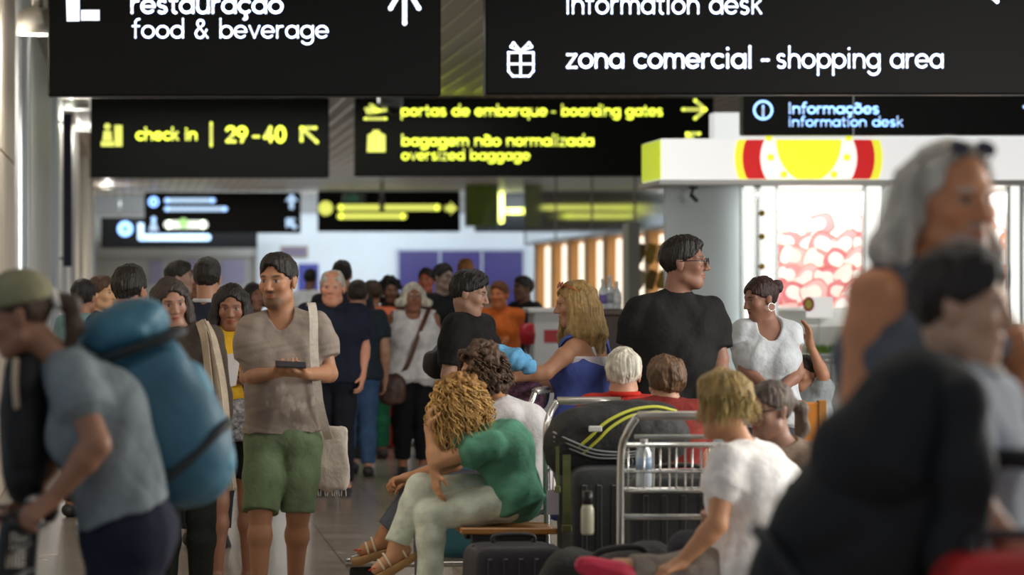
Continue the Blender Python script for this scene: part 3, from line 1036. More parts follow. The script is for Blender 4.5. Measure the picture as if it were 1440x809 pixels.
# ------------------------------------------------------------------ lettering: single-stroke rounded alphabet
def arc(cx, cz, r, a0, a1, n=14, rz=None):
    rz = r if rz is None else rz
    return [(cx + r * math.cos(math.radians(a0 + (a1 - a0) * i / n)), cz + rz * math.sin(math.radians(a0 + (a1 - a0) * i / n))) for i in range(n + 1)]
_O = arc(0.46, 0.5, 0.43, 0, 360, 24)
GL = {
    'a': (1.0, [_O, [(0.90, 0.95), (0.90, 0.05)]]),
    'b': (1.0, [arc(0.52, 0.5, 0.43, 0, 360, 24), [(0.08, 1.5), (0.08, 0.05)]]),
    'c': (0.84, [arc(0.46, 0.5, 0.43, 48, 312, 18)]),
    'd': (1.0, [_O, [(0.90, 1.5), (0.90, 0.05)]]),
    'e': (0.95, [[(0.06, 0.5), (0.88, 0.5)], arc(0.46, 0.5, 0.43, 0, 318, 20)]),
    'f': (0.6, [[(0.24, 0.05), (0.24, 1.2)], arc(0.50, 1.2, 0.26, 180, 80, 8), [(0.02, 0.93), (0.52, 0.93)]]),
    'g': (1.0, [_O, [(0.90, 0.95), (0.90, -0.05)], arc(0.47, -0.05, 0.43, 0, -150, 12, 0.38)]),
    'h': (0.92, [[(0.08, 1.5), (0.08, 0.05)], arc(0.45, 0.56, 0.37, 180, 0, 12), [(0.82, 0.56), (0.82, 0.05)]]),
    'i': (0.3, [[(0.12, 0.95), (0.12, 0.05)], [(0.12, 1.33), (0.12, 1.36)]]),
    'k': (0.8, [[(0.08, 1.5), (0.08, 0.05)], [(0.66, 0.95), (0.1, 0.45)], [(0.30, 0.6), (0.70, 0.05)]]),
    'l': (0.3, [[(0.12, 1.5), (0.12, 0.05)]]),
    'm': (1.42, [[(0.08, 0.95), (0.08, 0.05)], arc(0.39, 0.62, 0.31, 180, 0, 10), [(0.70, 0.62), (0.70, 0.05)], arc(1.01, 0.62, 0.31, 180, 0, 10), [(1.32, 0.62), (1.32, 0.05)]]),
    'n': (0.92, [[(0.08, 0.95), (0.08, 0.05)], arc(0.45, 0.56, 0.37, 180, 0, 12), [(0.82, 0.56), (0.82, 0.05)]]),
    'o': (0.96, [_O]),
    'p': (1.0, [arc(0.52, 0.5, 0.43, 0, 360, 24), [(0.08, 0.95), (0.08, -0.45)]]),
    'q': (1.0, [_O, [(0.90, 0.95), (0.90, -0.45)]]),
    'r': (0.6, [[(0.08, 0.95), (0.08, 0.05)], arc(0.42, 0.58, 0.34, 180, 75, 8)]),
    's': (0.74, [arc(0.35, 0.72, 0.25, 35, 270, 12, 0.22) + arc(0.35, 0.27, 0.27, 90, -145, 12, 0.22)]),
    't': (0.58, [[(0.24, 1.3), (0.24, 0.25)], arc(0.44, 0.25, 0.2, 180, 270, 6), [(0.02, 0.93), (0.50, 0.93)]]),
    'u': (0.92, [[(0.08, 0.95), (0.08, 0.42)], arc(0.45, 0.42, 0.37, 180, 360, 12), [(0.82, 0.95), (0.82, 0.05)]]),
    'v': (0.84, [[(0.05, 0.95), (0.42, 0.05), (0.79, 0.95)]]),
    'z': (0.8, [[(0.08, 0.93), (0.70, 0.93), (0.08, 0.06), (0.72, 0.06)]]),
    'I': (0.32, [[(0.12, 1.42), (0.12, 0.05)]]),
    '&': (1.12, [[(1.0, 0.05), (0.28, 0.95)] + arc(0.46, 1.15, 0.24, 200, -40, 12) + [(0.2, 0.62)] + arc(0.42, 0.36, 0.32, 130, 330, 12) + [(0.92, 0.66)]]),
    '-': (0.62, [[(0.08, 0.52), (0.5, 0.52)]]),
    '2': (0.95, [arc(0.44, 1.02, 0.38, 165, -35, 12) + [(0.08, 0.06), (0.86, 0.06)]]),
    '9': (0.98, [arc(0.45, 0.98, 0.40, 0, 360, 20), [(0.84, 0.88), (0.42, 0.05)]]),
    '4': (1.02, [[(0.66, 0.05), (0.66, 1.42), (0.06, 0.42), (0.92, 0.42)]]),
    '0': (1.02, [arc(0.48, 0.73, 0.41, 0, 360, 24, 0.68)]),
    ' ': (0.5, []),
}
_TIL = arc(0.32, 1.24, 0.16, 160, 20, 6, 0.12) + arc(0.60, 1.30, 0.14, 200, 340, 6, 0.12)
GL['\u00e7'] = (0.84, GL['c'][1] + [[(0.46, 0.05), (0.50, -0.16)], arc(0.42, -0.28, 0.13, 70, -120, 6)])
GL['\u00e3'] = (1.0, GL['a'][1] + [_TIL])
GL['\u00f5'] = (0.96, GL['o'][1] + [_TIL])

def write(mb, text, x0, z0, xh, y, weight, width=None, gap=0.13):
    """one line of lettering, x-height xh, baseline start (x0, z0); squeezed or stretched to the given width"""
    pos, strokes = 0.0, []
    for ch in text:
        adv, pl = GL[ch]
        for s_ in pl:
            strokes.append([(pos + q[0], q[1]) for q in s_])
        pos += adv + gap
    total = pos - gap
    sx = xh if width is None else width / total
    for s_ in strokes:
        mb.ribbon([(x0 + q[0] * sx, z0 + q[1] * xh) for q in s_], weight * xh, y)

WHITE, YEL = glow('#e6efff', 1.25), glow('#e0e668', 1.0)
BLUE = glow('#b5d4f4', 1.0)
SIGN_BLACK = mat('#0c0e10', 0.4, 0, 0.06, 3, spec=0.15)

class Sign:
    """a hanging lit sign; everything on it is given in photo pixels at the sign's own depth"""
    def __init__(s, name, x0, y0, x1, y1, k, label, thick=0.22, color=None, hang=True, group='hanging direction signs'):
        s.k = k
        a, b = at(x0, y0, k), at(x1, y1, k)
        s.y = a[1]
        s.root = empty(name, ((a[0] + b[0]) / 2, s.y + thick / 2, b[2]), label, 'sign', group)
        ztop = min(a[2], CEIL - 0.02)
        MB().box((a[0], s.y, b[2]), (b[0], s.y + thick, ztop), 0.012).build('casing', color or SIGN_BLACK, s.root)
        if hang:
            m = MB()
            for t in (0.12, 0.88):
                xq = a[0] + (b[0] - a[0]) * t
                m.tube([(xq, s.y + thick / 2, ztop - 0.01), (xq, s.y + thick / 2, CEIL + 0.09)], 0.02)
            m.build('hanger', steel, s.root, True)
        s.yf = s.y - 0.004
    def P(s, x, y):
        q = at(x, y, s.k); return (q[0], q[2])
    def text(s, t, x0, x1, base, xh, wt, material):
        m = MB()
        q = s.P(x0, base)
        write(m, t, q[0], q[1], xh / s.k, s.yf, wt, (x1 - x0) / s.k)
        m.build('lettering', material, s.root)
        return s
    def lines(s, name, polys, w, material):
        m = MB()
        for p in polys:
            m.ribbon([s.P(*q) for q in p], w / s.k, s.yf)
        m.build(name, material, s.root)
        return s
    def shape(s, name, polys, material, dy=0.0):
        m = MB()
        for p in polys:
            m.poly([s.P(*q) for q in p][::-1], s.yf - dy)
        m.build(name, material, s.root)
        return s

def circ(cx, cy, r, n=24, a0=0, a1=360):
    return [(cx + r * math.cos(math.radians(a0 + (a1 - a0) * i / n)), cy + r * math.sin(math.radians(a0 + (a1 - a0) * i / n))) for i in range(n + 1)]

# front row
s = Sign('direction_sign', 67, -45, 620, 135, 190, 'big black hanging sign lettered food & beverage in white')
s.text('restaura\u00e7\u00e3o', 184, 398, 19, 19.5, 0.20, WHITE)
s.text('food & beverage', 186, 462, 54, 18.5, 0.145, WHITE)
s.lines('arrow', [[(569, -22), (569, 33)], [(569, -22), (549, 12)], [(569, -22), (589, 12)]], 7, WHITE)
s.shape('pictogram', [[(92, -30), (112, -30), (112, 30), (94, 30)], [(114, 14), (140, 14), (140, 29), (114, 29)]], WHITE)
s = Sign('direction_sign', 683, -45, 1475, 133, 190, 'largest black hanging sign, lettered zona comercial - shopping area')
s.text('information desk', 796, 1072, 20, 20.5, 0.145, WHITE)
s.text('zona comercial', 796, 1058, 96, 20.5, 0.20, WHITE)
s.text('-', 1070, 1083, 96, 22, 0.2, WHITE)
s.text('shopping area', 1092, 1327, 96, 20.5, 0.155, WHITE)
s.lines('pictogram', [[(715, 74), (750, 74), (750, 100), (744, 107), (721, 107), (715, 100), (715, 74)], [(732, 74), (732, 107)], [(715, 90), (750, 90)],
                      [(732, 72), (718, 66), (722, 60), (732, 72), (744, 60), (748, 66), (732, 72)]], 3.6, WHITE)
s.lines('arrow', [[(1390, -30), (1402, 2)], [(1376, -20), (1402, 2)]], 6, WHITE)
# second row
s = Sign('direction_sign', 127, 128, 463, 250, 110, 'dark hanging sign lettered check in 29 - 40 in yellow', color=mat('#1b1e1c', 0.45, 0, 0.05, 3, spec=0.15))
s.text('check in', 192, 277, 197, 11.5, 0.26, YEL)
s.lines('bar', [[(297, 173), (297, 205)]], 4, YEL)
s.text('29', 318, 348, 200, 15, 0.30, YEL)
s.text('-', 355, 366, 200, 15, 0.26, YEL)
s.text('40', 371, 402, 200, 15, 0.30, YEL)
s.lines('arrow', [[(446, 200), (424, 180)], [(424, 198), (424, 180), (444, 180)]], 5, YEL)
s.shape('pictogram', [circ(151, 178, 4.5), [(146, 184), (156, 184), (158, 198), (144, 198)], [(161, 176), (172, 176), (172, 206), (161, 206)], [(142, 199), (160, 199), (160, 206), (142, 206)]], YEL)
s = Sign('direction_sign', 499, 128, 1004, 248, 110, 'dark hanging sign lettered portas de embarque - boarding gates in yellow', color=mat('#171916', 0.45, 0, 0.05, 3, spec=0.15))
s.text('portas de embarque', 564, 769, 163, 10.5, 0.23, YEL)
s.text('- boarding gates', 775, 932, 163, 10.5, 0.21, YEL)
s.text('bagagem n\u00e3o normalizada', 565, 835, 205, 10.5, 0.23, YEL)
s.text('oversized baggage', 565, 745, 225, 10, 0.19, YEL)
s.lines('arrow', [[(960, 154), (992, 154)], [(977, 141), (992, 154), (977, 167)]], 4.6, YEL)
s.lines('arrow', [[(986, 206), (966, 188)], [(966, 202), (966, 188), (984, 188)]], 4.6, YEL)
s.lines('pictogram', [[(513, 167), (543, 167)]], 4, YEL)
s.shape('pictogram', [[(512, 152), (520, 150), (528, 154), (544, 152), (544, 157), (516, 161)], [(518, 146), (524, 146), (536, 156), (528, 158)]], YEL)
s.shape('pictogram', [[(517, 190), (522, 187), (536, 187), (542, 190), (542, 214), (516, 214)], [(524, 183), (534, 183), (534, 188), (524, 188)]], YEL)
s = Sign('direction_sign', 1045, 120, 1475, 190, 152, 'dark hanging sign above the sweet kiosk, lettered information desk', color=mat('#202223', 0.45, 0, 0.05, 3, spec=0.15))
s.text('Informa\u00e7\u00f5es', 1109, 1236, 160, 10.5, 0.24, BLUE)
s.text('information desk', 1109, 1270, 178, 9.5, 0.20, BLUE)
s.lines('pictogram', [circ(1073, 155, 12.5), [(1073, 149), (1073, 164)]], 3.2, BLUE)
s.lines('cable', [[(1200, 132), (1200, 190)]], 1.6, mat('#8d9296', 0.3, 0.6))
s.lines('arrow', [[(1440, 150), (1455, 162)]], 4, BLUE)
# third row, far down the hall
s = Sign('direction_sign', 203, 270, 423, 328, 57, 'far black sign with pale blue lines and two arrows')
s.lines('pictogram', [circ(216, 284, 5.5), [(216, 281), (216, 289)]], 3, BLUE)
s.lines('lettering', [[(234, 282), (300, 282)]], 6.5, BLUE)
s.lines('lettering', [[(234, 294), (317, 294)]], 6.5, BLUE)
s.shape('pictogram', [[(209, 325), (216, 305), (223, 325)], circ(216, 308, 3.5)], BLUE)
s.lines('lettering', [[(236, 316), (287, 316)]], 11, glow('#f6fff2', 1.3))
s.shape('logo', [circ(258, 314, 7)], glow('#a6e08a', 1.1), 0.004)
s.shape('arrow', [[(401, 283), (410, 272), (419, 283), (413, 283), (413, 294), (407, 294), (407, 283)]], BLUE)
s.shape('arrow', [[(402, 307), (416, 307), (412, 312), (418, 319), (414, 323), (407, 317), (402, 321)]], BLUE)
s = Sign('direction_sign', 142, 306, 362, 349, 55.5, 'farthest black sign, low on the left with one long blue line')
s.lines('pictogram', [circ(176, 322, 7)], 7, BLUE)
s.shape('pictogram', [[(194, 314), (202, 314), (202, 330), (194, 330)]], BLUE)
s.lines('lettering', [[(198, 334), (292, 334)]], 9, BLUE)
s = Sign('direction_sign', 447, 268, 647, 326, 57, 'far black sign with two yellow lines, left of the green hanging panel')
s.shape('pictogram', [circ(458, 293, 10)], YEL)
s.lines('lettering', [[(478, 292), (616, 292)]], 8.5, YEL)
s.lines('lettering', [[(478, 304), (568, 304)]], 8.5, YEL)
s.shape('arrow', [[(626, 289), (633, 289), (633, 284), (643, 293), (633, 302), (633, 297), (626, 297)]], YEL)
s = Sign('direction_sign', 668, 262, 742, 326, 56, 'far black sign with a tall yellow bar, behind the green hanging panel')
s.lines('bar', [[(705, 252 + 16), (705, 311)], [(690, 268), (705, 268)]], 7, YEL)
s.lines('lettering', [[(712, 297), (736, 297)]], 8, YEL)
# green translucent hanging panel in front of it
a, b = at(655, 250, 60), at(700, 319, 60)
t = empty('hanging_panel', ((a[0] + b[0]) / 2, a[1], b[2]), 'green glazed hanging panel between two far yellow signs', 'panel')
MB().box((a[0], a[1], b[2]), (b[0], a[1] + 0.05, CEIL + 0.09), 0.01).build('pane', mat('#7d9a2f', 0.12, 0, 0.35, 1.2, coat=0.5), t)
m = MB()
for xq in (a[0], b[0]):
    m.box((xq - 0.02, a[1] - 0.01, b[2] - 0.02), (xq + 0.02, a[1] + 0.06, CEIL + 0.09))
m.build('frame', mat('#7f8a86', 0.3, 0.6), t)
# hanging camera before the boarding sign, slim drop rod, exit sign
p = at(550, 147, 118)
t = empty('ceiling_camera', (p[0], p[1], CEIL), 'grey box camera hanging before the boarding gates sign', 'camera')
MB().box((p[0] - 0.15, p[1] - 0.2, p[2] - 0.03), (p[0] + 0.13, p[1] + 0.2, p[2] + 0.14), 0.03).build('housing', mat('#9fa5a6', 0.3, 0.4), t, True)
MB().lathe([(0.02, -0.13), (0.075, -0.10), (0.09, -0.03), (0.08, 0.0)], (p[0] + 0.03, p[1] - 0.05, p[2]), 18).build('lens', mat('#1a1b1c', 0.15), t, True)
MB().tube([(p[0], p[1], p[2] + 0.13), (p[0], p[1], CEIL + 0.09)], 0.02).build('stem', steel, t, True)
p = at(537, 298, 62)
t = empty('drop_rod', (p[0], p[1], CEIL), 'slim grey rod dropping before the far yellow sign', 'rod')
MB().tube([(p[0], p[1], p[2] + 0.3), (p[0], p[1], CEIL + 0.09)], 0.035).build('rod', mat('#9a9c9a', 0.4), t, True)
MB().lathe([(0.06, 0.0), (0.06, 0.3), (0.035, 0.34)], p, 14).build('head', mat('#6d6a70', 0.4), t, True)
a, b = at(482, 271, 60), at(514, 287, 60)
t = empty('exit_sign', ((a[0] + b[0]) / 2, a[1], b[2]), 'small dim green box sign hung before the far yellow sign', 'sign')
MB().box((a[0], a[1], b[2]), (b[0], a[1] + 0.1, a[2]), 0.01).build('casing', mat('#5f7466', 0.4), t)
MB().box((a[0] + 0.06, a[1] - 0.006, b[2] + 0.05), (b[0] - 0.14, a[1], a[2] - 0.05)).build('face', glow('#3f6a55', 0.25), t)
MB().tube([((a[0] + b[0]) / 2, a[1] + 0.05, a[2]), ((a[0] + b[0]) / 2, a[1] + 0.05, CEIL + 0.09)], 0.015).build('hanger', steel, t, True)

# ------------------------------------------------------------------ shops along the right-hand side
RX = 8.68
Y0, Y1 = 50.0, FPX / 63.5
mirror = mat('#c6cdd6', 0.07, 0.5)
t = empty('shop_fascia', (RX + 0.2, (Y0 + Y1) / 2, 2.6), 'long glossy grey fascia over the warm shop fronts, mirroring the signs', 'fascia')
MB().box((RX, Y0, 2.6), (RX + 0.4, Y1, CEIL), 0.01).build('band', mirror, t)
m = MB()
for i in range(6):
    yq = Y0 + (Y1 - Y0) * i / 5
    m.box((RX - 0.015, yq - 0.03, 2.6), (RX, yq + 0.03, CEIL))
m.box((RX - 0.03, Y0, 2.56), (RX + 0.1, Y1, 2.64))
m.build('trim', mat('#6b6a6a', 0.3, 0.7), t)
# timber fins and lit bays below it
wood = mat('#b98d55', 0.5, 0, 0.25, 3, stretch=(6, 6, 0.4))
sf = struct(MB().box((RX + 0.27, Y0, 0), (RX + 0.5, Y1, 2.6)).build('wall_right', mat('#d8b888', 0.6, 0, 0.1, 2)))
fin_at = [54.5, 57.0, 59.5, 62.2, 64.8, 67.5, 70.2, 73.0, 76.0]
for n, yq in enumerate(fin_at):
    o = MB().box((RX - 0.05, yq, 0), (RX + 0.25, yq + 0.55, 2.58), 0.01).build('timber_fin', wood)
    tag(o, 'upright timber fin between the glowing white bays of the shop front', 'fin', 'timber fins of the shop front')
for n, yq in enumerate(fin_at[:-1]):
    y0_, y1_ = yq + 0.62, fin_at[n + 1] - 0.06
    t = empty('light_bay', (RX + 0.2, (y0_ + y1_) / 2, 0), 'glowing white shop bay between upright timber fins', 'light bay', 'lit bays of the shop front')
    MB().box((RX + 0.12, y0_, 0.95), (RX + 0.25, y1_, 2.5)).build('diffuser', glow('#fff0d8', 1.5), t)
    MB().box((RX + 0.05, y0_, 0), (RX + 0.25, y1_, 0.93), 0.01).build('counter_front', mat('#c9a878', 0.5), t)

# grey pier and rack of crisps nearer on the right
o = struct(MB().box((at(884, 0, 120)[0], FPX / 120, 0), (at(900, 0, 120)[0], FPX / 120 + 0.5, 2.35), 0.01).build('trim_9', mat('#a8a9a2', 0.5)))
p = at(918, 0, 118)
t = empty('snack_rack', (p[0], p[1] + 0.2, 0), 'wire rack hung with golden snack packets behind the man in black', 'rack')
m = MB()
for dx in (-0.22, 0.22):
    m.tube([(p[0] + dx, p[1] + 0.2, 0), (p[0] + dx, p[1] + 0.2, 2.15)], 0.015)
for z in (1.4, 1.75, 2.1):
    m.tube([(p[0] - 0.22, p[1] + 0.2, z), (p[0] + 0.22, p[1] + 0.2, z)], 0.008)
m.box((p[0] - 0.25, p[1], 0), (p[0] + 0.25, p[1] + 0.4, 0.05))
m.build('frame', mat('#77797a', 0.4, 0.5), t, True)
n = 0
for zi, z in enumerate((1.34, 1.69, 2.0)):
    for xi, dx in enumerate((-0.14, 0.0, 0.14)):
        F = Form().ell((0, 0, 0), (0.062, 0.035, 0.12), None, 0.01, 3.5).fold(0.004, 60, n)
        vq, q = F.surface(0.009)
        Rq = np.array([[math.cos(0.25), 0, math.sin(0.25)], [0, 1, 0], [-math.sin(0.25), 0, math.cos(0.25)]])
        o = raw_mesh('snack_packet', vq @ Rq.T + np.array([p[0] + dx, p[1] + 0.15, z]), q.ravel(), np.full(len(q), 4), mat(('#c9a43a', '#d8c9a0', '#8c6f22')[(zi + xi) % 3], 0.4, 0.0), None, True)
        row = ('bottom', 'middle', 'top')[zi]; cl = ('left', 'centre', 'right')[xi]
        tag(o, 'shiny snack packet hanging in the %s row, %s column of the wire rack' % (row, cl), 'packet', 'snack packets on the wire rack')
        n += 1

# dark serving counter and white podium with a red band
c0, c1 = at(836, 435, 170), at(905, 520, 170)
t = empty('serving_counter', ((c0[0] + c1[0]) / 2, c0[1], 0), 'dark brown serving counter behind the blonde woman', 'counter')
MB().box((c0[0], c0[1], 0), (c1[0] + 0.3, c0[1] + 0.5, c0[2] - 0.04), 0.01).build('body', mat('#3a2c24', 0.5, 0, 0.2, 4), t)
MB().box((c0[0] - 0.04, c0[1] - 0.05, c0[2] - 0.05), (c1[0] + 0.34, c0[1] + 0.55, c0[2]), 0.008).build('worktop', mat('#4b3a2e', 0.3), t)
for n, (x, lab, colr, h) in enumerate(((852, 'clear bottle with a violet label standing leftmost on the dark counter', '#7a68b8', 0.24), (862, 'middle clear bottle on the dark counter, with a grey label', '#9aa4ae', 0.27), (872, 'right hand clear bottle on the dark counter, with a white label', '#d9dde0', 0.22))):
    q = at(x, 435, 170)
    b_ = np.array([q[0], q[1] + 0.2, c0[2]])
    t = empty('bottle', b_, lab, 'bottle', 'bottles on the dark counter')
    MB().lathe([(0.034, 0), (0.036, 0.01), (0.036, h * 0.6), (0.014, h * 0.82), (0.014, h)], b_, 16).build('body', mat('#cfd8dc', 0.1, 0, coat=0.5), t, True)
    MB().lathe([(0.0368, h * 0.18), (0.0368, h * 0.5)], b_, 16).build('label', mat(colr, 0.5), t, True)
    MB().lathe([(0.016, h - 0.02), (0.016, h + 0.012)], b_, 12).build('cap', mat('#e8e8e8', 0.4), t, True)
c0, c1 = at(750, 436, 150), at(800, 560, 150)
t = empty('podium', ((c0[0] + c1[0]) / 2, c0[1], 0), 'white podium counter with a red band, left of the blonde woman', 'counter')
MB().box((c0[0], c0[1], 0), (c1[0], c0[1] + 0.45, c0[2]), 0.012).build('body', mat('#d5dbde', 0.35), t)
MB().box((c0[0] - 0.05, c0[1] - 0.05, c0[2] - 0.03), (c1[0] + 0.05, c0[1] + 0.5, c0[2] + 0.02), 0.01).build('worktop', mat('#eceff0', 0.25), t)
MB().box((at(765, 0, 150)[0], c0[1] - 0.006, EYE - 72 / 150), (c1[0] - 0.02, c0[1], EYE - 54 / 150)).build('band', mat('#b3122a', 0.4), t)
q = at(742, 470, 156)
o = MB().lathe([(0.005, -0.10), (0.06, -0.09), (0.075, 0.0), (0.06, 0.09), (0.005, 0.10)], q, 18)
t = empty('queue_post', (q[0], q[1], 0), 'red topped grey queue post beside the white podium', 'post')
o.build('head', mat('#b3122a', 0.4), t, True)
MB().lathe([(0.16, 0), (0.16, 0.02), (0.03, 0.05), (0.03, q[2] - 0.09)], (q[0], q[1], 0), 18).build('pole', mat('#9aa0a3', 0.3, 0.7), t, True)

# ------------------------------------------------------------------ the sweet kiosk
KK = 150.0
KY = FPX / KK
kz0, kz1 = EYE + 157 / KK, EYE + 215 / KK
kx0 = at(930, 0, KK)[0]; kx1 = at(1475, 0, KK)[0] + 1.0
t = empty('kiosk_fascia', ((kx0 + kx1) / 2, KY, kz0), 'bright white kiosk fascia with a yellow sun in a red ring', 'fascia')
FW = glow('#f4f4f2', 0.75)
MB().box((kx0, KY, kz0), (kx1, KY + 1.25, kz1), 0.012).build('box', FW, t)
MB().box((kx0 - 0.012, KY + 0.02, kz0 + 0.01), (kx0 - 0.001, KY + 1.2, kz1 - 0.01)).build('side_panel', glow('#cfe02a', 0.6), t)
MB().box((kx0 - 0.03, KY - 0.03, kz0 - 0.05), (kx1, KY + 1.25, kz0), 0.008).build('trim', mat('#b9b9b6', 0.35, 0.5), t)
def disc_clip(cx, cy, rx, ry, n=72):
    pts = [(cx + rx * math.cos(2 * math.pi * i / n), cy + ry * math.sin(2 * math.pi * i / n)) for i in range(n)]
    return [(x, min(max(y, 196.5), 252.0)) for x, y in pts]
# the round emblem is taller than the fascia, so the fascia trims it above and below
def emblem(name, rx, ry, color, st, dy, cy=222):
    m = MB()
    m.poly([(at(x, y, KK)[0], at(x, y, KK)[2]) for x, y in disc_clip(1137, cy, rx, ry)][::-1], KY - dy)
    m.build(name, glow(color, st), t)
emblem('emblem_rim', 104, 92, '#f2f03a', 0.85, 0.003)
emblem('emblem_ring', 93, 82, '#d4161a', 0.75, 0.006)
emblem('emblem_field', 68, 64, '#fbfbf6', 0.9, 0.009)
emblem('sun', 46, 60, '#f4f432', 0.95, 0.012, 196)
m = MB()
for ang in (-10, 20, 52, 90, 128, 160, 190):
    cx, cy = 1137 + 57 * math.cos(math.radians(ang)), 203 + 54 * math.sin(math.radians(ang))
    if cy > 247: continue
    q = at(cx, cy, KK)
    m.poly([(q[0] + 0.034 * math.cos(a), q[2] + 0.034 * math.sin(a)) for a in np.linspace(0, 2 * math.pi, 13)[:-1]], KY - 0.015)
m.build('sun_ray', glow('#f4f432', 0.95), t)

# white bulkhead on the kiosk roof behind the information sign
a, b = at(1004, 158, 140), at(1440, 200, 140)
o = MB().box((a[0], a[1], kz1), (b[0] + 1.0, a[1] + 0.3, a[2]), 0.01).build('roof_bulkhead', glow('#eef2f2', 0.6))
tag(o, 'white lit upstand on the kiosk roof behind the information desk sign', 'bulkhead')
# pale blue-grey end panel
a, b = at(936, 258, 147), at(1044, 800, 147)
t = empty('kiosk_end_panel', ((a[0] + b[0]) / 2, a[1], 0), 'plain pale blue-grey panel behind the man in black', 'panel')
MB().box((a[0], a[1], 0), (b[0], a[1] + 0.12, kz0), 0.008).build('panel', mat('#dbe8ee', 0.45, 0, 0.04, 1), t)
q = at(975, 270, 148)
m = MB().lathe([(0.045, 0.03), (0.045, 0.07)], q, 14).tube([q + np.array([0, 0, 0.03]), q + np.array([-0.03, -0.05, -0.03])], 0.012)
m.tube([q + np.array([-0.03, -0.05, -0.03]), q + np.array([0.02, -0.1, -0.09])], 0.02)
m.build('spotlight', mat('#54595c', 0.4, 0.5), t, True)
# kiosk body: back wall, posts, counter
struct(MB().box((at(1044, 0, 140)[0], FPX / 140, 0), (kx1, FPX / 140 + 0.15, kz1)).build('wall_kiosk', mat('#e2e4e2', 0.5)))
pl = ['white lit kiosk post left of the marshmallow poster', 'white lit kiosk post right of the marshmallow poster', 'white lit kiosk post beside the peach poster', 'slim white kiosk post touching the blue-grey panel']
for n, (x0, x1) in enumerate(((1070, 1090), (1218, 1240), (1420, 1434), (1046, 1060))):
    a, b = at(x0, 0, 148), at(x1, 0, 148)
    t = empty('kiosk_post', ((a[0] + b[0]) / 2, a[1], 0), pl[n], 'post', 'lit posts of the sweet kiosk')
    MB().box((a[0], a[1], 0), (b[0], a[1] + 0.14, kz0 - 0.05), 0.01).build('diffuser', glow('#fbfaf4', 1.0), t)
    m = MB()
    for xq in (a[0] - 0.012, b[0] + 0.012):
        m.box((xq - 0.014, a[1] - 0.012, 0), (xq + 0.014, a[1] + 0.1, kz0 - 0.05))
    m.build('edge_strip', mat('#aab0b0', 0.25, 0.8), t)
    if n == 0:
        for yq in (333, 375, 300):
            c_ = at(1071, yq, 148)
            MB().lathe([(0.002, -0.03), (0.022, -0.02), (0.028, 0), (0.022, 0.02), (0.002, 0.03)], c_ + np.array([0, -0.03, 0]), 14).build('bauble', mat('#c8a64e', 0.3, 0.6), t, True)

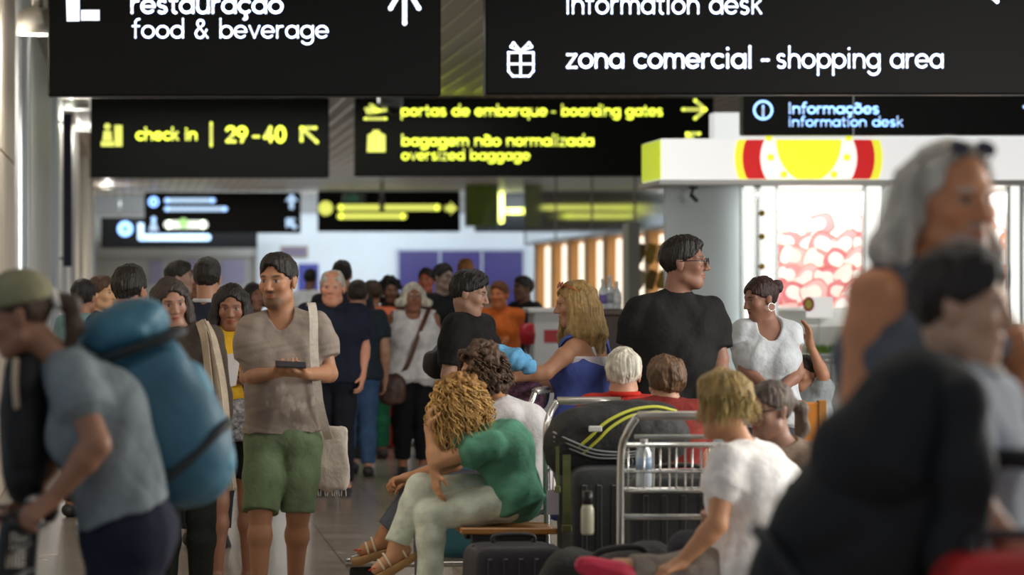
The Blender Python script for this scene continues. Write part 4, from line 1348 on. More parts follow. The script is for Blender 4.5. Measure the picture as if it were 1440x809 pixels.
PRINT = bpy.data.materials.new('backlit_print')
PRINT.use_nodes = True
_b = PRINT.node_tree.nodes['Principled BSDF']
_a = PRINT.node_tree.nodes.new('ShaderNodeAttribute'); _a.attribute_name = 'Col'
PRINT.node_tree.links.new(_a.outputs['Color'], _b.inputs['Base Color'])
PRINT.node_tree.links.new(_a.outputs['Color'], _b.inputs['Emission Color'])
_b.inputs['Emission Strength'].default_value = 0.42
def poster(name, x0, y0, x1, y1, k, label, peach=False):
    """a backlit print: sweets heaped up in flat overlapping printed shapes on a white sheet"""
    a, b = at(x0, y0, k), at(x1, y1, k)
    t = empty(name, ((a[0] + b[0]) / 2, a[1], b[2]), label, 'poster', 'backlit sweet posters')
    MB().box((a[0], a[1], b[2]), (b[0], a[1] + 0.03, a[2])).build('sheet', glow('#fffaf4', 0.55), t)
    rg = random.Random(31 if peach else 17)
    w, h = b[0] - a[0], a[2] - b[2]
    pinks = ['#eda6a8', '#e48a90', '#f2bcb9', '#de7a82', '#e99c9c'] if not peach else ['#f7c3a4', '#f2a583', '#f9d6bf', '#ee9470', '#f5b795']
    creams = ['#fdf3e6', '#fff8f2', '#f9e6da', '#fbeee6']
    m, cols = MB(), []
    n = 0
    rows = 6
    for r in range(rows):
        zc = b[2] + h * 0.72 * (1 - r / (rows - 1)) - h * 0.04
        for c_ in range(5):
            xc = a[0] + w * (c_ + 0.5 * (r % 2)) / 4.3 + rg.uniform(-0.03, 0.03)
            if r == 0 and rg.random() < 0.55: continue
            zz = zc + rg.uniform(-0.03, 0.03)
            ang = rg.uniform(-0.9, 0.9)
            L, Wd = rg.uniform(0.115, 0.145), rg.uniform(0.095, 0.12)
            col, cr = rg.choice(pinks), rg.choice(creams)
            def lay(cx, cz, rx, rz, p, color, dy, an=ang):
                pts = []
                for q in range(22):
                    th = 2 * math.pi * q / 22
                    ux = rx * math.copysign(abs(math.cos(th)) ** (2 / p), math.cos(th)); uz = rz * math.copysign(abs(math.sin(th)) ** (2 / p), math.sin(th))
                    X_ = cx + ux * math.cos(an) - uz * math.sin(an); Z_ = cz + ux * math.sin(an) + uz * math.cos(an)
                    pts.append((min(max(X_, a[0] + 0.004), b[0] - 0.004), min(max(Z_, b[2] + 0.004), a[2] - 0.004)))
                m.poly(pts[::1], a[1] - dy)
                cols.extend([lin(color)[:3]] * 22)
            dy = 0.001 + 0.0002 * n
            lay(xc, zz, L * 1.08, Wd * 1.1, 3.0, '#c9604c' if rg.random() < 0.5 else '#dd9a88', dy)
            lay(xc, zz, L, Wd, 3.0, col, dy + 0.00005)
            lay(xc - L * 0.15 * math.cos(ang), zz - L * 0.15 * math.sin(ang) + 0.012, L * 0.6, Wd * 0.6, 2.4, rg.choice(pinks[:1] + creams), dy + 0.0001)
            e_ = rg.choice((-1, 1))
            lay(xc + e_ * L * 0.62 * math.cos(ang), zz + e_ * L * 0.62 * math.sin(ang), L * 0.36, Wd * 0.92, 2.3, cr, dy + 0.00015)
            n += 1
    flat = [i_ for f_ in m.f for i_ in f_]
    raw_mesh('picture', np.array(m.v), flat, [len(f_) for f_ in m.f], PRINT, t, False, np.array(cols))
    m2 = MB()
    f = 0.03
    m2.box((a[0] - f, a[1] - 0.02, a[2]), (b[0] + f, a[1] + 0.05, a[2] + f)); m2.box((a[0] - f, a[1] - 0.02, b[2] - f), (b[0] + f, a[1] + 0.05, b[2]))
    m2.box((a[0] - f, a[1] - 0.02, b[2]), (a[0], a[1] + 0.05, a[2])); m2.box((b[0], a[1] - 0.02, b[2]), (b[0] + f, a[1] + 0.05, a[2]))
    m2.box((a[0] + 0.1, a[1] + 0.03, b[2]), (b[0] - 0.1, FPX / 140, a[2]))
    m2.build('frame', mat('#d7dad8', 0.3, 0.4), t)
poster('backlit_poster', 1093, 264, 1214, 432, 145, 'backlit kiosk poster of a heap of pink and white marshmallows')
poster('backlit_poster', 1296, 262, 1418, 432, 145, 'backlit peach coloured poster behind the long haired man', True)

c0, c1 = at(1060, 452, 150), at(1475, 640, 150)
t = empty('kiosk_counter', ((c0[0] + c1[0]) / 2, KY + 0.3, 0), 'white kiosk counter below the marshmallow poster', 'counter')
MB().box((c0[0], KY + 0.02, 0), (c1[0], KY + 0.42, EYE - 128 / 150), 0.012).build('body', mat('#d8dad6', 0.4), t)
MB().box((c0[0], KY + 0.37, EYE - 128 / 150), (c1[0], KY + 0.42, EYE - 48 / 150), 0.01).build('upstand', mat('#eceeea', 0.3), t)
MB().box((c0[0], KY - 0.02, EYE - 132 / 150), (c1[0], KY + 0.42, EYE - 126 / 150), 0.006).build('worktop', mat('#f1f2ee', 0.25), t)
MB().box((c0[0], KY + 0.18, EYE - 92 / 150), (c1[0], KY + 0.38, EYE - 88 / 150), 0.004).build('shelf', mat('#dfe4e2', 0.2), t)
# price card
a, b = at(1134, 418, 148.8), at(1171, 447, 148.8)
t = empty('price_card', ((a[0] + b[0]) / 2, a[1], b[2]), 'white price card with a small yellow and red roundel below the marshmallows', 'card')
MB().box((a[0], a[1], b[2]), (b[0], a[1] + 0.02, a[2]), 0.004).build('card', glow('#f3f1ee', 0.55), t)
q = at(1137, 428, 148.8)
MB().poly([(q[0] + 0.055 * math.cos(x), q[2] + 0.07 * math.sin(x)) for x in np.linspace(0, 6.283, 25)[:-1]], a[1] - 0.003).build('roundel', mat('#c9303a', 0.5), t)
MB().poly([(q[0] + 0.034 * math.cos(x), q[2] + 0.045 * math.sin(x)) for x in np.linspace(0, 6.283, 25)[:-1]], a[1] - 0.006).build('roundel_centre', mat('#efe36a', 0.5), t)
MB().tube([((a[0] + b[0]) / 2, a[1] + 0.015, EYE - 90 / 150), ((a[0] + b[0]) / 2, a[1] + 0.015, b[2] + 0.02)], 0.008).build('stand', steel, t)
# artificial grass strip and sweet jars on the shelf and worktop
m = MB()
rg = random.Random(5)
z0 = EYE - 88 / 150
for i in range(500):
    x_ = at(1136, 0, 149)[0] + rg.random() * 0.36; y_ = KY + 0.2 + rg.random() * 0.12
    h_ = 0.05 + rg.random() * 0.05; dx = rg.uniform(-0.02, 0.02)
    m.add([(x_ - 0.004, y_, z0), (x_ + 0.004, y_, z0), (x_ + dx, y_ - 0.01, z0 + h_)], [(0, 1, 2)])
o = m.build('grass', mat('#7da04a', 0.7, 0, 0.3, 20))
tag(o, 'strip of short artificial grass on the kiosk shelf', 'grass', kind='stuff')
for n in range(5):
    q = at(1160 + n * 11, 540, 149)
    b_ = np.array([q[0], KY + 0.10, EYE - 126 / 150])
    t = empty('sweet_jar', b_, 'clear lidded sweet jar, %s from the left on the kiosk worktop' % ('first', 'second', 'third', 'fourth', 'fifth')[n], 'jar', 'jars on the kiosk worktop')
    MB().lathe([(0.031, 0), (0.034, 0.01), (0.034, 0.15), (0.028, 0.165)], b_, 16).build('body', mat('#e4e8e6', 0.08, 0, coat=0.6), t, True)
    MB().lathe([(0.031, 0.165), (0.031, 0.195), (0.01, 0.2)], b_, 16).build('lid', mat('#c2c6c6', 0.25, 0.8), t, True)
# ------------------------------------------------------------------ the crowd: focal figures
G_SIT, G_STAND = 'people seated by the trolleys', 'people standing and walking in the hall'
def tee_paint(base, mark, cx, cz, seed, n=26, rad=0.16):
    rg = np.random.RandomState(seed)
    pts = rg.normal(size=(n, 2)) * rad * 0.5 + np.array([cx, cz])
    rr = rg.uniform(0.006, 0.016, n)
    b, mk = np.array(lin(base)[:3]), np.array(lin(mark)[:3])
    def paint(v):
        c = np.tile(b, (len(v), 1))
        c *= (1 + 0.10 * np.sin(40 * v[:, 0] + 9 * np.sin(22 * v[:, 2])) * np.sin(31 * v[:, 2]))[:, None]
        for p, r in zip(pts, rr):
            d = np.hypot(v[:, 0] - p[0], (v[:, 2] - p[1]) * 0.6)
            w = np.clip((r * 1.4 - d) / (r * 0.6), 0, 1)[:, None] * 0.7
            c = c * (1 - w) + mk * w
        return c
    return paint

# man in the grey tee, walking towards us with a phone
_q = at(425, 560, 283)
gm = person('man in grey v-neck tee and green shorts walking while holding a phone', 392, 283, H=1.75, yaw=-6, head=(-28, 6, 0), hs=1.10,
    J={'C': (391, 396, 0.03), 'N': (396, 441, 0.0), 'SR': (354, 462, 0.0), 'SL': (446, 460, 0.0), 'ER': (349, 531, 0.02), 'EL': (463, 526, 0.04), 'WR': (384, 525, 0.27), 'WL': (431, 526, 0.27),
       'HR': (374, 625, 0), 'HL': (421, 625, 0), 'KR': (366, 722, 0.10), 'KL': (419, 722, 0.0), 'AR': (364, 830, 0.12), 'AL': (415, 826, -0.12)},
    skin='#9a6a4c', hair=('short', '#1c1816', dict(thick=0.75)), beard=('#4a3d36', 0.7), group=G_STAND, bulk=0.98, v=0.0052,
    shirt=dict(c='#8d827a', sleeve=0.66, hem=-0.02, neck=0.05, g=0.022, loose=0.012, mat=DYED, paint=tee_paint('#8b8077', '#a79d93', _q[0], _q[2], 3)),
    pants=dict(c='#67795c', len=0.98, g=0.02, flare=0.012, name='shorts'), shoes='#4a4038',
    hands={'R': ((0.80, -0.45, 0.12), (0.35, 0.2, 0.9), 40), 'L': ((-0.85, -0.4, 0.10), (-0.3, 0.2, 0.92), 40)}, belly=0.02)

# woman in the green blouse on the bench
gw = person('woman with blonde corkscrew curls in green blouse sitting cross-legged on bench, chin on hand', 718, 300, H=1.66, yaw=-90, head=(-98, 30, 0), sex='w', pose='sit', hs=1.02,
    J={'C': (645, 572, 0.02), 'N': (677, 604, 0.0), 'SL': (690, 626, 0.15), 'SR': (674, 622, -0.15), 'P': (722, 698, 0), 'HL': (716, 704, 0.085), 'HR': (716, 700, -0.085),
       'EL': (613, 650, 0.14), 'WL': (604, 603, 0.10), 'ER': (640, 645, 0.0), 'WR': (612, 662, 0.13), 'KL': (606, 724, 0.09), 'AL': (604, 838, 0.09), 'KR': (592, 688, 0.0), 'AR': (556, 770, 0.02)},
    skin='#b5825c', hair=('curly', '#8a6430', dict(thick=1.0)), hunch=0.06, group=G_SIT, v=0.0052,
    shirt=dict(c='#538a72', sleeve=0.42, hem=0.04, g=0.017, loose=0.02, name='blouse', fold=0.011),
    pants=dict(c='#d0dacb', len=1.93, g=0.008), shoes='sandal', foot={'R': (512, 795, 0.03), 'L': (560, 860, 0.09)},
    hands={'L': ((0.0, 0.05, 1.0), (0.9, 0.1, 0.2), 55), 'R': ((0.06, -0.1, -1.0), (0.9, 0.35, 0.0), 18)})
ringlets(gw, 520, '#c39c5c', 11, r0=0.015, Lr=(0.10, 0.22), tube=0.0036, out=0.034)

# woman behind her on the same bench
bw_ = person('curly brown haired woman in white top and grey jeans behind the woman in green', 742, 288, H=1.68, yaw=-88, head=(-80, 12, 0), sex='w', pose='sit',
    J={'C': (676, 524, 0), 'N': (700, 563, 0), 'SL': (712, 585, 0.16), 'SR': (698, 584, -0.15), 'P': (742, 690, 0), 'HL': (738, 700, 0.085), 'HR': (738, 700, -0.085),
       'EL': (640, 652, 0.16), 'WL': (573, 672, 0.05), 'ER': (640, 650, -0.14), 'WR': (575, 676, -0.05), 'KL': (606, 690, 0.08), 'AL': (600, 832, 0.06), 'KR': (600, 676, -0.1), 'AR': (540, 752, -0.12)},
    skin='#a9744f', hair=('curly', '#4b3626', dict(thick=1.1)), hunch=0.07, group=G_SIT,
    shirt=dict(c='#cfcdd0', sleeve=0.5, hem=0.04, g=0.016, name='top'), pants=dict(c='#5d626c', len=1.9), shoes='sandal', foot={'L': (560, 850, 0.06), 'R': (502, 764, -0.12)},
    hands={'L': ((-0.9, -0.25, -0.15), (0, -0.3, -0.9), 60), 'R': ((-0.9, 0.25, -0.15), (0, 0.3, -0.9), 60)})
ringlets(bw_, 170, '#54402e', 12, r0=0.011, Lr=(0.05, 0.10), tube=0.004, out=0.02)

# man in the black tee
bm = person('man with glasses in black t-shirt looking right before the blue-grey panel', 945, 270, top=331, yaw=26, head=(72, 0, 0), hs=1.12, bulk=1.22, belly=0.05,
    J={'C': (962, 371, 0.02), 'N': (951, 410, 0), 'SR': (898, 436, 0.05), 'SL': (998, 437, -0.05), 'ER': (884, 500, 0.02), 'EL': (1012, 505, 0), 'WR': (884, 560, 0.18), 'WL': (1008, 560, 0.15)},
    skin='#7d5644', hair=('short', '#14100f'), group=G_STAND, shirt=dict(c='#17181a', sleeve=0.8, hem=0.05, g=0.017, loose=0.016), pants=dict(c='#33363c'))
glasses(bm)

# woman in blue dress
bl = person('blonde woman in blue dress reaching out to the left, orange sunglasses on her head', 822, 266, top=390, yaw=-112, head=(-85, 10, 0), sex='w', bulk=1.18, hs=1.02,
    J={'C': (808, 428, 0), 'N': (822, 470, 0), 'SL': (806, 490, 0.16), 'SR': (838, 484, -0.15), 'EL': (768, 524, 0.22), 'WL': (722, 531, 0.22), 'ER': (792, 540, -0.2), 'WR': (728, 545, -0.16), 'P': (818, 592, 0), 'HL': (812, 600, 0.085), 'HR': (822, 600, -0.085)},
    skin='#9c6c50', hair=('long', '#8f7446', dict(length=0.30, thick=1.15)), group=G_STAND,
    shirt=dict(c='#46569c', sleeve=0, hem=0.04, g=0.018, name='dress', top=0.45, backcut=True), pants=dict(c='#46569c', skirt=0.5, name='skirt', g=0.02), shoes='#6b5a48',
    hands={'L': ((-0.95, -0.1, -0.1), (0.05, 0.2, -0.9), 60)})
strands(bl, 150, '#a58a58', 4, 0.34, tube=0.004, amin=60)
glasses(bl, '#c8501e', True, True)
def straps(p, color, cx=0.075, w=0.02, depth=0.09):
    """shoulder straps and a white undershirt showing over the dress back"""
    m = MB()
    for e in (1, -1):
        sh = lerp(p['j']['N'], p['j']['SL' if e > 0 else 'SR'], 0.5)
        pts = smooth_path([sh - p['back'] * 0.07 - p['spine'] * 0.12, sh - p['back'] * 0.02 + p['spine'] * 0.05, sh + p['back'] * 0.07 - p['spine'] * 0.02, sh + p['back'] * 0.105 - p['spine'] * 0.14], 6)
        m.tube(pts, w * 0.6, 6)
    m.build('strap', cloth(color), p['root'], True)
straps(bl, '#d6d2d6')
F = Form()
bl['torso'](F, 0.009, None, 0.05)
F.plane(bl['MC'] - bl['spine'] * 0.11, -bl['spine'])
F.plane(bl['MC'] + bl['spine'] * 0.05, bl['spine'])
F.build('undershirt', 0.006, cloth('#cfcad2'), bl['root'])

# woman in white tee with bun
wb = person('woman with dark red bun in white v-neck tee, head bowed to the left', 1078, 255, top=386, yaw=-22, head=(-68, 14, 0), sex='w',
    J={'C': (1070, 421, 0.02), 'N': (1080, 452, 0), 'SR': (1043, 466, 0), 'SL': (1112, 468, 0), 'ER': (1048, 520, 0.06), 'EL': (1122, 525, 0.05), 'WR': (1082, 548, 0.2), 'WL': (1094, 552, 0.22)},
    skin='#7c5442', hair=('bun', '#2a1414'), group=G_STAND, shirt=dict(c='#b9c0c6', sleeve=0.35, hem=0.04, neck=0.075, g=0.017), pants=dict(c='#3d4048'), shoes='#55504c')
m = MB().tube([wb['Hc'] + wb['R'] @ np.array([0.084 + 0.0 * a, -0.004 + 0.022 * math.cos(a), -0.045 + 0.022 * math.sin(a)]) for a in np.linspace(0, 6.283, 15)[:-1]], 0.0025, 5, True)
m.build('earring', mat('#d8d8d8', 0.25, 0.8), wb['root'], True)

# child with raised arm beside her
person('small child with dark hair raising one bare arm beside the kiosk', 1134, 240, top=500, yaw=-40, head=(-50, 5, 0), sex='w', hs=0.86, bulk=0.8,
    J={'EL': (1158, 528, 0.1), 'WL': (1139, 484, 0.12)}, skin='#9a6a50', hair=('short', '#1d1513'), group=G_STAND,
    shirt=dict(c='#8e979c', sleeve=0.4, hem=0.02), pants=dict(c='#39404a'), shoes='#666666', hands={'L': ((-0.12, -0.1, 1.0), (-1, -0.2, 0), 15)})

# seated lady in front, white tee, back to us
fl = person('woman with short blonde hair in white t-shirt seated in front, back turned', 1062, 370, H=1.68, yaw=-108, head=(-132, 8, 0), sex='w', pose='sit', bulk=1.2, hs=1.05,
    J={'C': (1017, 572, 0.02), 'N': (1044, 626, 0), 'SL': (1024, 652, 0.16), 'SR': (1076, 648, -0.14), 'P': (1058, 800, 0), 'HL': (1040, 802, 0.09), 'HR': (1062, 802, -0.09),
       'EL': (1008, 738, 0.24), 'WL': (958, 791, 0.20), 'ER': (1050, 740, -0.22), 'WR': (970, 790, -0.1), 'KL': (925, 812, 0.12), 'AL': (868, 800, 0.15), 'KR': (930, 812, -0.08), 'AR': (925, 960, -0.08)},
    skin='#b37c58', hair=('short', '#a08650', dict(thick=1.9)), group=G_SIT, hunch=0.05,
    shirt=dict(c='#f2efee', sleeve=0.40, hem=0.05, g=0.02, loose=0.012, fold=0.008), pants=dict(c='#8d857c', len=1.72), shoes='#c2284a', foot={'L': (792, 778, 0.16)},
    hands={'L': ((-0.85, -0.2, -0.35), (-0.2, 0.1, -0.95), 30)})
strands(fl, 110, '#b09a62', 14, 0.10, tube=0.0035, wave=0.016, amin=55)

# seated woman with glasses behind her
sg = person('seated woman with glasses and greying brown hair beside the blonde woman in white', 1098, 348, H=1.62, yaw=-55, head=(-62, 8, 0), sex='w', pose='sit', hs=1.0,
    J={'C': (1083, 578, 0.02), 'N': (1098, 622, 0), 'SR': (1068, 645, 0), 'SL': (1140, 642, 0)}, skin='#8a6350', hair=('ponytail', '#5b5048', dict(length=0.16)), group=G_SIT,
    shirt=dict(c='#8c7a6a', sleeve=0.5, hem=0.03), pants=dict(c='#3d3f44'), shoes='#3a3530')
glasses(sg)

# elders behind the trolley
person('elder with white hair and red collar seated with back turned', 877, 281, H=1.58, yaw=176, head=(176, 4, 0), pose='sit', skin='#a97a60',
    J={'C': (877, 528, 0)}, hair=('short', '#c9c4b6', dict(thick=1.7)), group=G_SIT, shirt=dict(c='#a02a22', sleeve=0.6, hem=0.03, collar='#b8281e'), pants=dict(c='#40444c'))
person('brown haired person seated just right of the white haired elder, back turned', 935, 297, H=1.6, yaw=184, head=(190, 6, 0), pose='sit', sex='w', skin='#a97a60',
    J={'C': (936, 540, 0)}, hair=('short', '#5c432c', dict(thick=2.3)), group=G_SIT, shirt=dict(c='#7a2a26', sleeve=0.6, hem=0.03), pants=dict(c='#40444c'))

# ------------------------------------------------------------------ near figures, out of focus
bp = person('woman in grey tee and khaki cap bending left under a blue backpack', 150, 480, H=1.66, yaw=-90, head=(-92, 18, 0), sex='w', bulk=1.22,
    J={'C': (26, 444, 0.02), 'N': (84, 500, 0), 'SL': (104, 530, 0.17), 'SR': (92, 526, -0.17), 'P': (180, 745, 0), 'HL': (176, 772, 0.09), 'HR': (176, 772, -0.09),
       'EL': (136, 626, 0.24), 'WL': (72, 704, 0.22), 'ER': (70, 640, -0.24), 'WR': (40, 706, -0.2), 'KL': (150, 940, 0.1), 'AL': (190, 1120, 0.1), 'KR': (190, 930, -0.1), 'AR': (240, 1110, -0.1)},
    skin='#8d6048', hair=('ponytail', '#4d3a2c', dict(length=0.14)), group=G_STAND, hunch=0.04,
    shirt=dict(c='#7d878c', sleeve=0.48, hem=-0.05, g=0.018, loose=0.006, fold=0.007), pants=dict(c='#1d2234', len=1.9, g=0.016), shoes='#33363a',
    hands={'L': ((-0.75, -0.2, -0.5), (-0.4, 0.2, -0.8), 65), 'R': ((-0.75, 0.2, -0.5), (-0.4, -0.2, -0.8), 65)})
_R, _s, _C = bp['R'], bp['s'], bp['Hc']
F = Form()
F.ell(_C + _R @ np.array([0, -0.010, 0.045]) * _s, np.array([0.096, 0.118, 0.098]) * _s, _R, 0.01)
F.plane(_C + _R @ np.array([0, 0, 0.034]) * _s, _R @ np.array([0, 0.12, -1.0]))
F.ell(_C + _R @ np.array([0, 0.125, 0.040]) * _s, np.array([0.078, 0.07, 0.010]) * _s, _R, 0.02)
F.build('cap', 0.006, cloth('#8a876a'), bp['root'])
q = _C + _R @ np.array([0, -0.125, 0.012]) * _s
MB().tube([q + _R @ np.array([0.026 * math.cos(a), 0, 0.026 * math.sin(a)]) for a in np.linspace(0, 6.283, 15)[:-1]], 0.011, 8, True).build('hair_tie', cloth('#d8d4cc'), bp['root'], True)

gh = person('tall man with long grey hair and sunglasses on head in grey tank top', 1318, 600, top=207, yaw=52, head=(26, 4, 0), bulk=1.3, hs=1.12,
    J={'C': (1338, 286, 0.04), 'N': (1305, 372, 0), 'SR': (1226, 412, 0.12), 'SL': (1380, 420, -0.12), 'ER': (1212, 560, 0.14), 'EL': (1420, 560, -0.05), 'WR': (1250, 690, 0.25), 'WL': (1440, 500, 0.18)},
    skin='#c47e54', hair=('mane', '#c2baac', dict(length=0.20, thick=1.25)), beard=('#a8a29a', 0.75), group=G_STAND,
    shirt=dict(c='#64686e', sleeve=0, hem=0.04, g=0.016, name='tank_top', top=0.42), pants=dict(c='#3a3d44'), belly=0.05)
strands(gh, 130, '#b4ac9c', 21, 0.2, tube=0.0042, wave=0.016, amin=95)
glasses(gh, '#15151c', True, True)
ty = person('dark haired boy in grey tee carrying a large black backpack, facing right', 1372, 655, top=352, yaw=72, head=(66, 6, 0), hs=0.98, bulk=0.9,
    J={'C': (1352, 434, 0.02), 'N': (1358, 520, 0), 'SR': (1335, 565, 0.16), 'SL': (1392, 565, -0.15), 'ER': (1350, 690, 0.2), 'WR': (1420, 760, 0.2)},
    skin='#b98a6c', hair=('short', '#2a211b', dict(thick=1.6)), group=G_STAND,
    shirt=dict(c='#9aa0a8', sleeve=0.6, hem=0.04, g=0.018, collar='#c6c2bb'), pants=dict(c='#30343c'))

# ------------------------------------------------------------------ the crowd: middle and far figures
# two women left of the man in grey
lw = person('long haired woman behind the blue backpack, pale cardigan hanging at her side', 258, 290, top=384, yaw=10, head=(14, 14, 6), sex='w', bulk=0.78,
    J={'C': (240, 426, 0)}, skin='#8c6450', hair=('long', '#2b211c', dict(length=0.34)), group=G_STAND,
    shirt=dict(c='#3f372f', sleeve=1.6, hem=0.03), pants=dict(c='#1b1f1c'), shoes='#2a2a2a')
yw = person('dark haired woman in yellow top and black shorts reading a white paper', 328, 268, top=393, yaw=4, head=(-4, 14, 0), sex='w',
    J={'C': (325, 432, 0.02), 'ER': (296, 530, 0.05), 'WR': (318, 520, 0.24), 'EL': (362, 530, 0.03), 'WL': (340, 535, 0.22)},
    skin='#7f5540', hair=('long', '#171211', dict(length=0.22, thick=1.1)), group=G_STAND,
    shirt=dict(c='#c49a24', sleeve=0.35, hem=0.02), pants=dict(c='#171619', len=0.62, name='shorts'), shoes='#6a5a4a', hands={'R': ((0.7, -0.5, 0.3), (0.3, -0.3, 0.8), 40), 'L': ((-0.7, -0.5, 0.2), (-0.3, -0.2, 0.9), 40)})

# behind the man in grey
person('balding older man in navy polo behind the man in grey', 468, 186, top=379, yaw=-12, head=(-10, 0, 0), hs=1.12, bulk=1.15, skin='#c28468',
    hair=('bald_sides', '#c2bcb2'), group=G_STAND, shirt=dict(c='#1c2334', sleeve=0.75, hem=0.04, g=0.02, collar='#1c2334'), pants=dict(c='#181b24'),
    J={'WL': (509, 530, 0.1), 'EL': (512, 490, 0)})
person('tall dark haired person seen from behind, over the navy polo shoulder', 481, 165, top=366, yaw=176, skin='#a2755c', hair=('short', '#17130f'), group=G_STAND, shirt=dict(c='#2a2d36'), pants=dict(c='#24262c'))
person('man in dark teal jacket and blue jeans walking away', 503, 168, top=394, yaw=172, skin='#a2755c', hair=('short', '#2c251e'), group=G_STAND, bulk=1.05,
    shirt=dict(c='#27323c', sleeve=0.6, collar='#7d98cc', hem=0.04), pants=dict(c='#3a567c'))
person('person in salmon shirt and green trousers walking away', 524, 152, top=394, yaw=188, skin='#8a5a42', hair=('short', '#3a2a1c'), group=G_STAND,
    shirt=dict(c='#d8704e', sleeve=0.6, hem=0.04), pants=dict(c='#1f6a4a', g=0.018))
person('distant person in white shirt before the purple door', 436, 108, top=378, yaw=160, skin='#6d4a3a', hair=('short', '#17130f'), group=G_STAND, shirt=dict(c='#d0d2d6', sleeve=0.7), pants=dict(c='#2a2d36'))
ww = person('white haired woman in white sleeveless top with brown shoulder bag', 581, 166, top=397, yaw=-4, head=(4, 0, 0), sex='w', bulk=1.25, hs=1.06, skin='#8d5c44',
    hair=('bob', '#d2cfc0', dict(length=0.03, thick=1.15)), group=G_STAND, shirt=dict(c='#e2e2e4', sleeve=0, hem=0.05, g=0.022, neck=0.06, name='top', loose=0.02), pants=dict(c='#141519', len=1.85),
    J={'ER': (541, 505, 0), 'WR': (543, 545, 0.08)})
person('woman with dark bushy hair behind the white haired woman', 548, 150, top=392, yaw=10, sex='w', skin='#6d4634', hair=('curly', '#17110e', dict(thick=1.0)), group=G_STAND, shirt=dict(c='#5a3428', sleeve=0.3), pants=dict(c='#222228'))
rm = person('man with glasses in black shirt behind the white haired woman, facing right', 622, 152, top=371, yaw=35, head=(42, 0, 0), skin='#8a7062', hair=('short', '#191614'), group=G_STAND, bulk=1.1, shirt=dict(c='#17181b', sleeve=0.8, hem=0.04), pants=dict(c='#22242a'))
glasses(rm)
person('ruddy faced person half hidden left of the man with glasses in black', 600, 141, top=377, yaw=-20, skin='#a4563c', hair=('short', '#241a15'), group=G_STAND, shirt=dict(c='#2c2a2c'), pants=dict(c='#222228'))
person('black haired man in black tee with bowed head behind the curly haired women', 662, 238, top=383, yaw=60, head=(72, 16, 0), hs=1.05, bulk=1.15, skin='#8f6a56', hair=('short', '#0f0d0d', dict(thick=1.5)), group=G_STAND,
    shirt=dict(c='#141416', sleeve=0.8, hem=0.04, g=0.022), pants=dict(c='#24262c'), J={'C': (660, 413, 0.02)})
person('chestnut haired person whose head tops the man in black', 655, 140, top=364, yaw=180, skin='#a06a48', hair=('short', '#8a5a30'), group=G_STAND, shirt=dict(c='#4a4448'), pants=dict(c='#222228'))
person('person in orange shirt before the purple board', 703, 152, top=396, yaw=-30, skin='#b5683c', hair=('short', '#6e4426'), group=G_STAND, shirt=dict(c='#c8662a', sleeve=0.6), pants=dict(c='#3c3630'), J={'EL': (722, 460, 0.0), 'WL': (712, 478, 0.15)})
person('grey clad person with pale hair beside the one in orange', 686, 148, top=402, yaw=150, skin='#9a7a64', hair=('short', '#8a8378'), group=G_STAND, shirt=dict(c='#4a4c50'), pants=dict(c='#2c2e34'))
person('dark clad person at the edge of the purple board', 737, 142, top=388, yaw=-60, skin='#5c3c2e', hair=('short', '#17120f'), group=G_STAND, shirt=dict(c='#1f2024'), pants=dict(c='#1c1d22'))
# far left crowd
person('woman with black hair piled up, leftmost in the far crowd', 117, 205, top=393, yaw=150, sex='w', skin='#8d6048', hair=('bun', '#120f0f', dict(thick=1.5)), group=G_STAND, shirt=dict(c='#6a8a8c'), pants=dict(c='#2c2e34'))
person('ginger browed person just right of the piled up black hair', 140, 200, top=388, yaw=60, skin='#b98a64', hair=('short', '#4a3426'), group=G_STAND, shirt=dict(c='#3a3a40'), pants=dict(c='#2c2e34'))
person('dark haired man seen from behind above the blue backpack', 181, 262, top=373, yaw=158, head=(150, 0, 0), hs=1.03, skin='#8d6048', hair=('short', '#17140f', dict(thick=1.3)), group=G_STAND, shirt=dict(c='#2d3f4c'), pants=dict(c='#2c2e34'))
person('black haired person in white shirt facing right in the far crowd', 250, 190, top=367, yaw=80, skin='#8d6c5c', hair=('short', '#17130f'), group=G_STAND, shirt=dict(c='#d4d0d4', sleeve=0.7), pants=dict(c='#2c2e34'))
person('brown faced person half hidden beside the navy polo back', 268, 160, top=381, yaw=20, skin='#80523a', hair=('short', '#241813'), group=G_STAND, shirt=dict(c='#4a3a34'), pants=dict(c='#2c2e34'))
person('man in navy polo with pale collar turned away, left of the man in grey', 291, 232, top=362, yaw=166, skin='#9a6c52', hair=('short', '#17130f'), group=G_STAND, bulk=1.1, shirt=dict(c='#232838', collar='#c6c6cc', sleeve=0.8), pants=dict(c='#22242c'))
person('dark haired person just behind the ear of the man in grey', 356, 170, top=397, yaw=30, sex='w', skin='#7a523e', hair=('bob', '#1c1512', dict(length=0.05)), group=G_STAND, shirt=dict(c='#3a3438'), pants=dict(c='#2c2e34'))
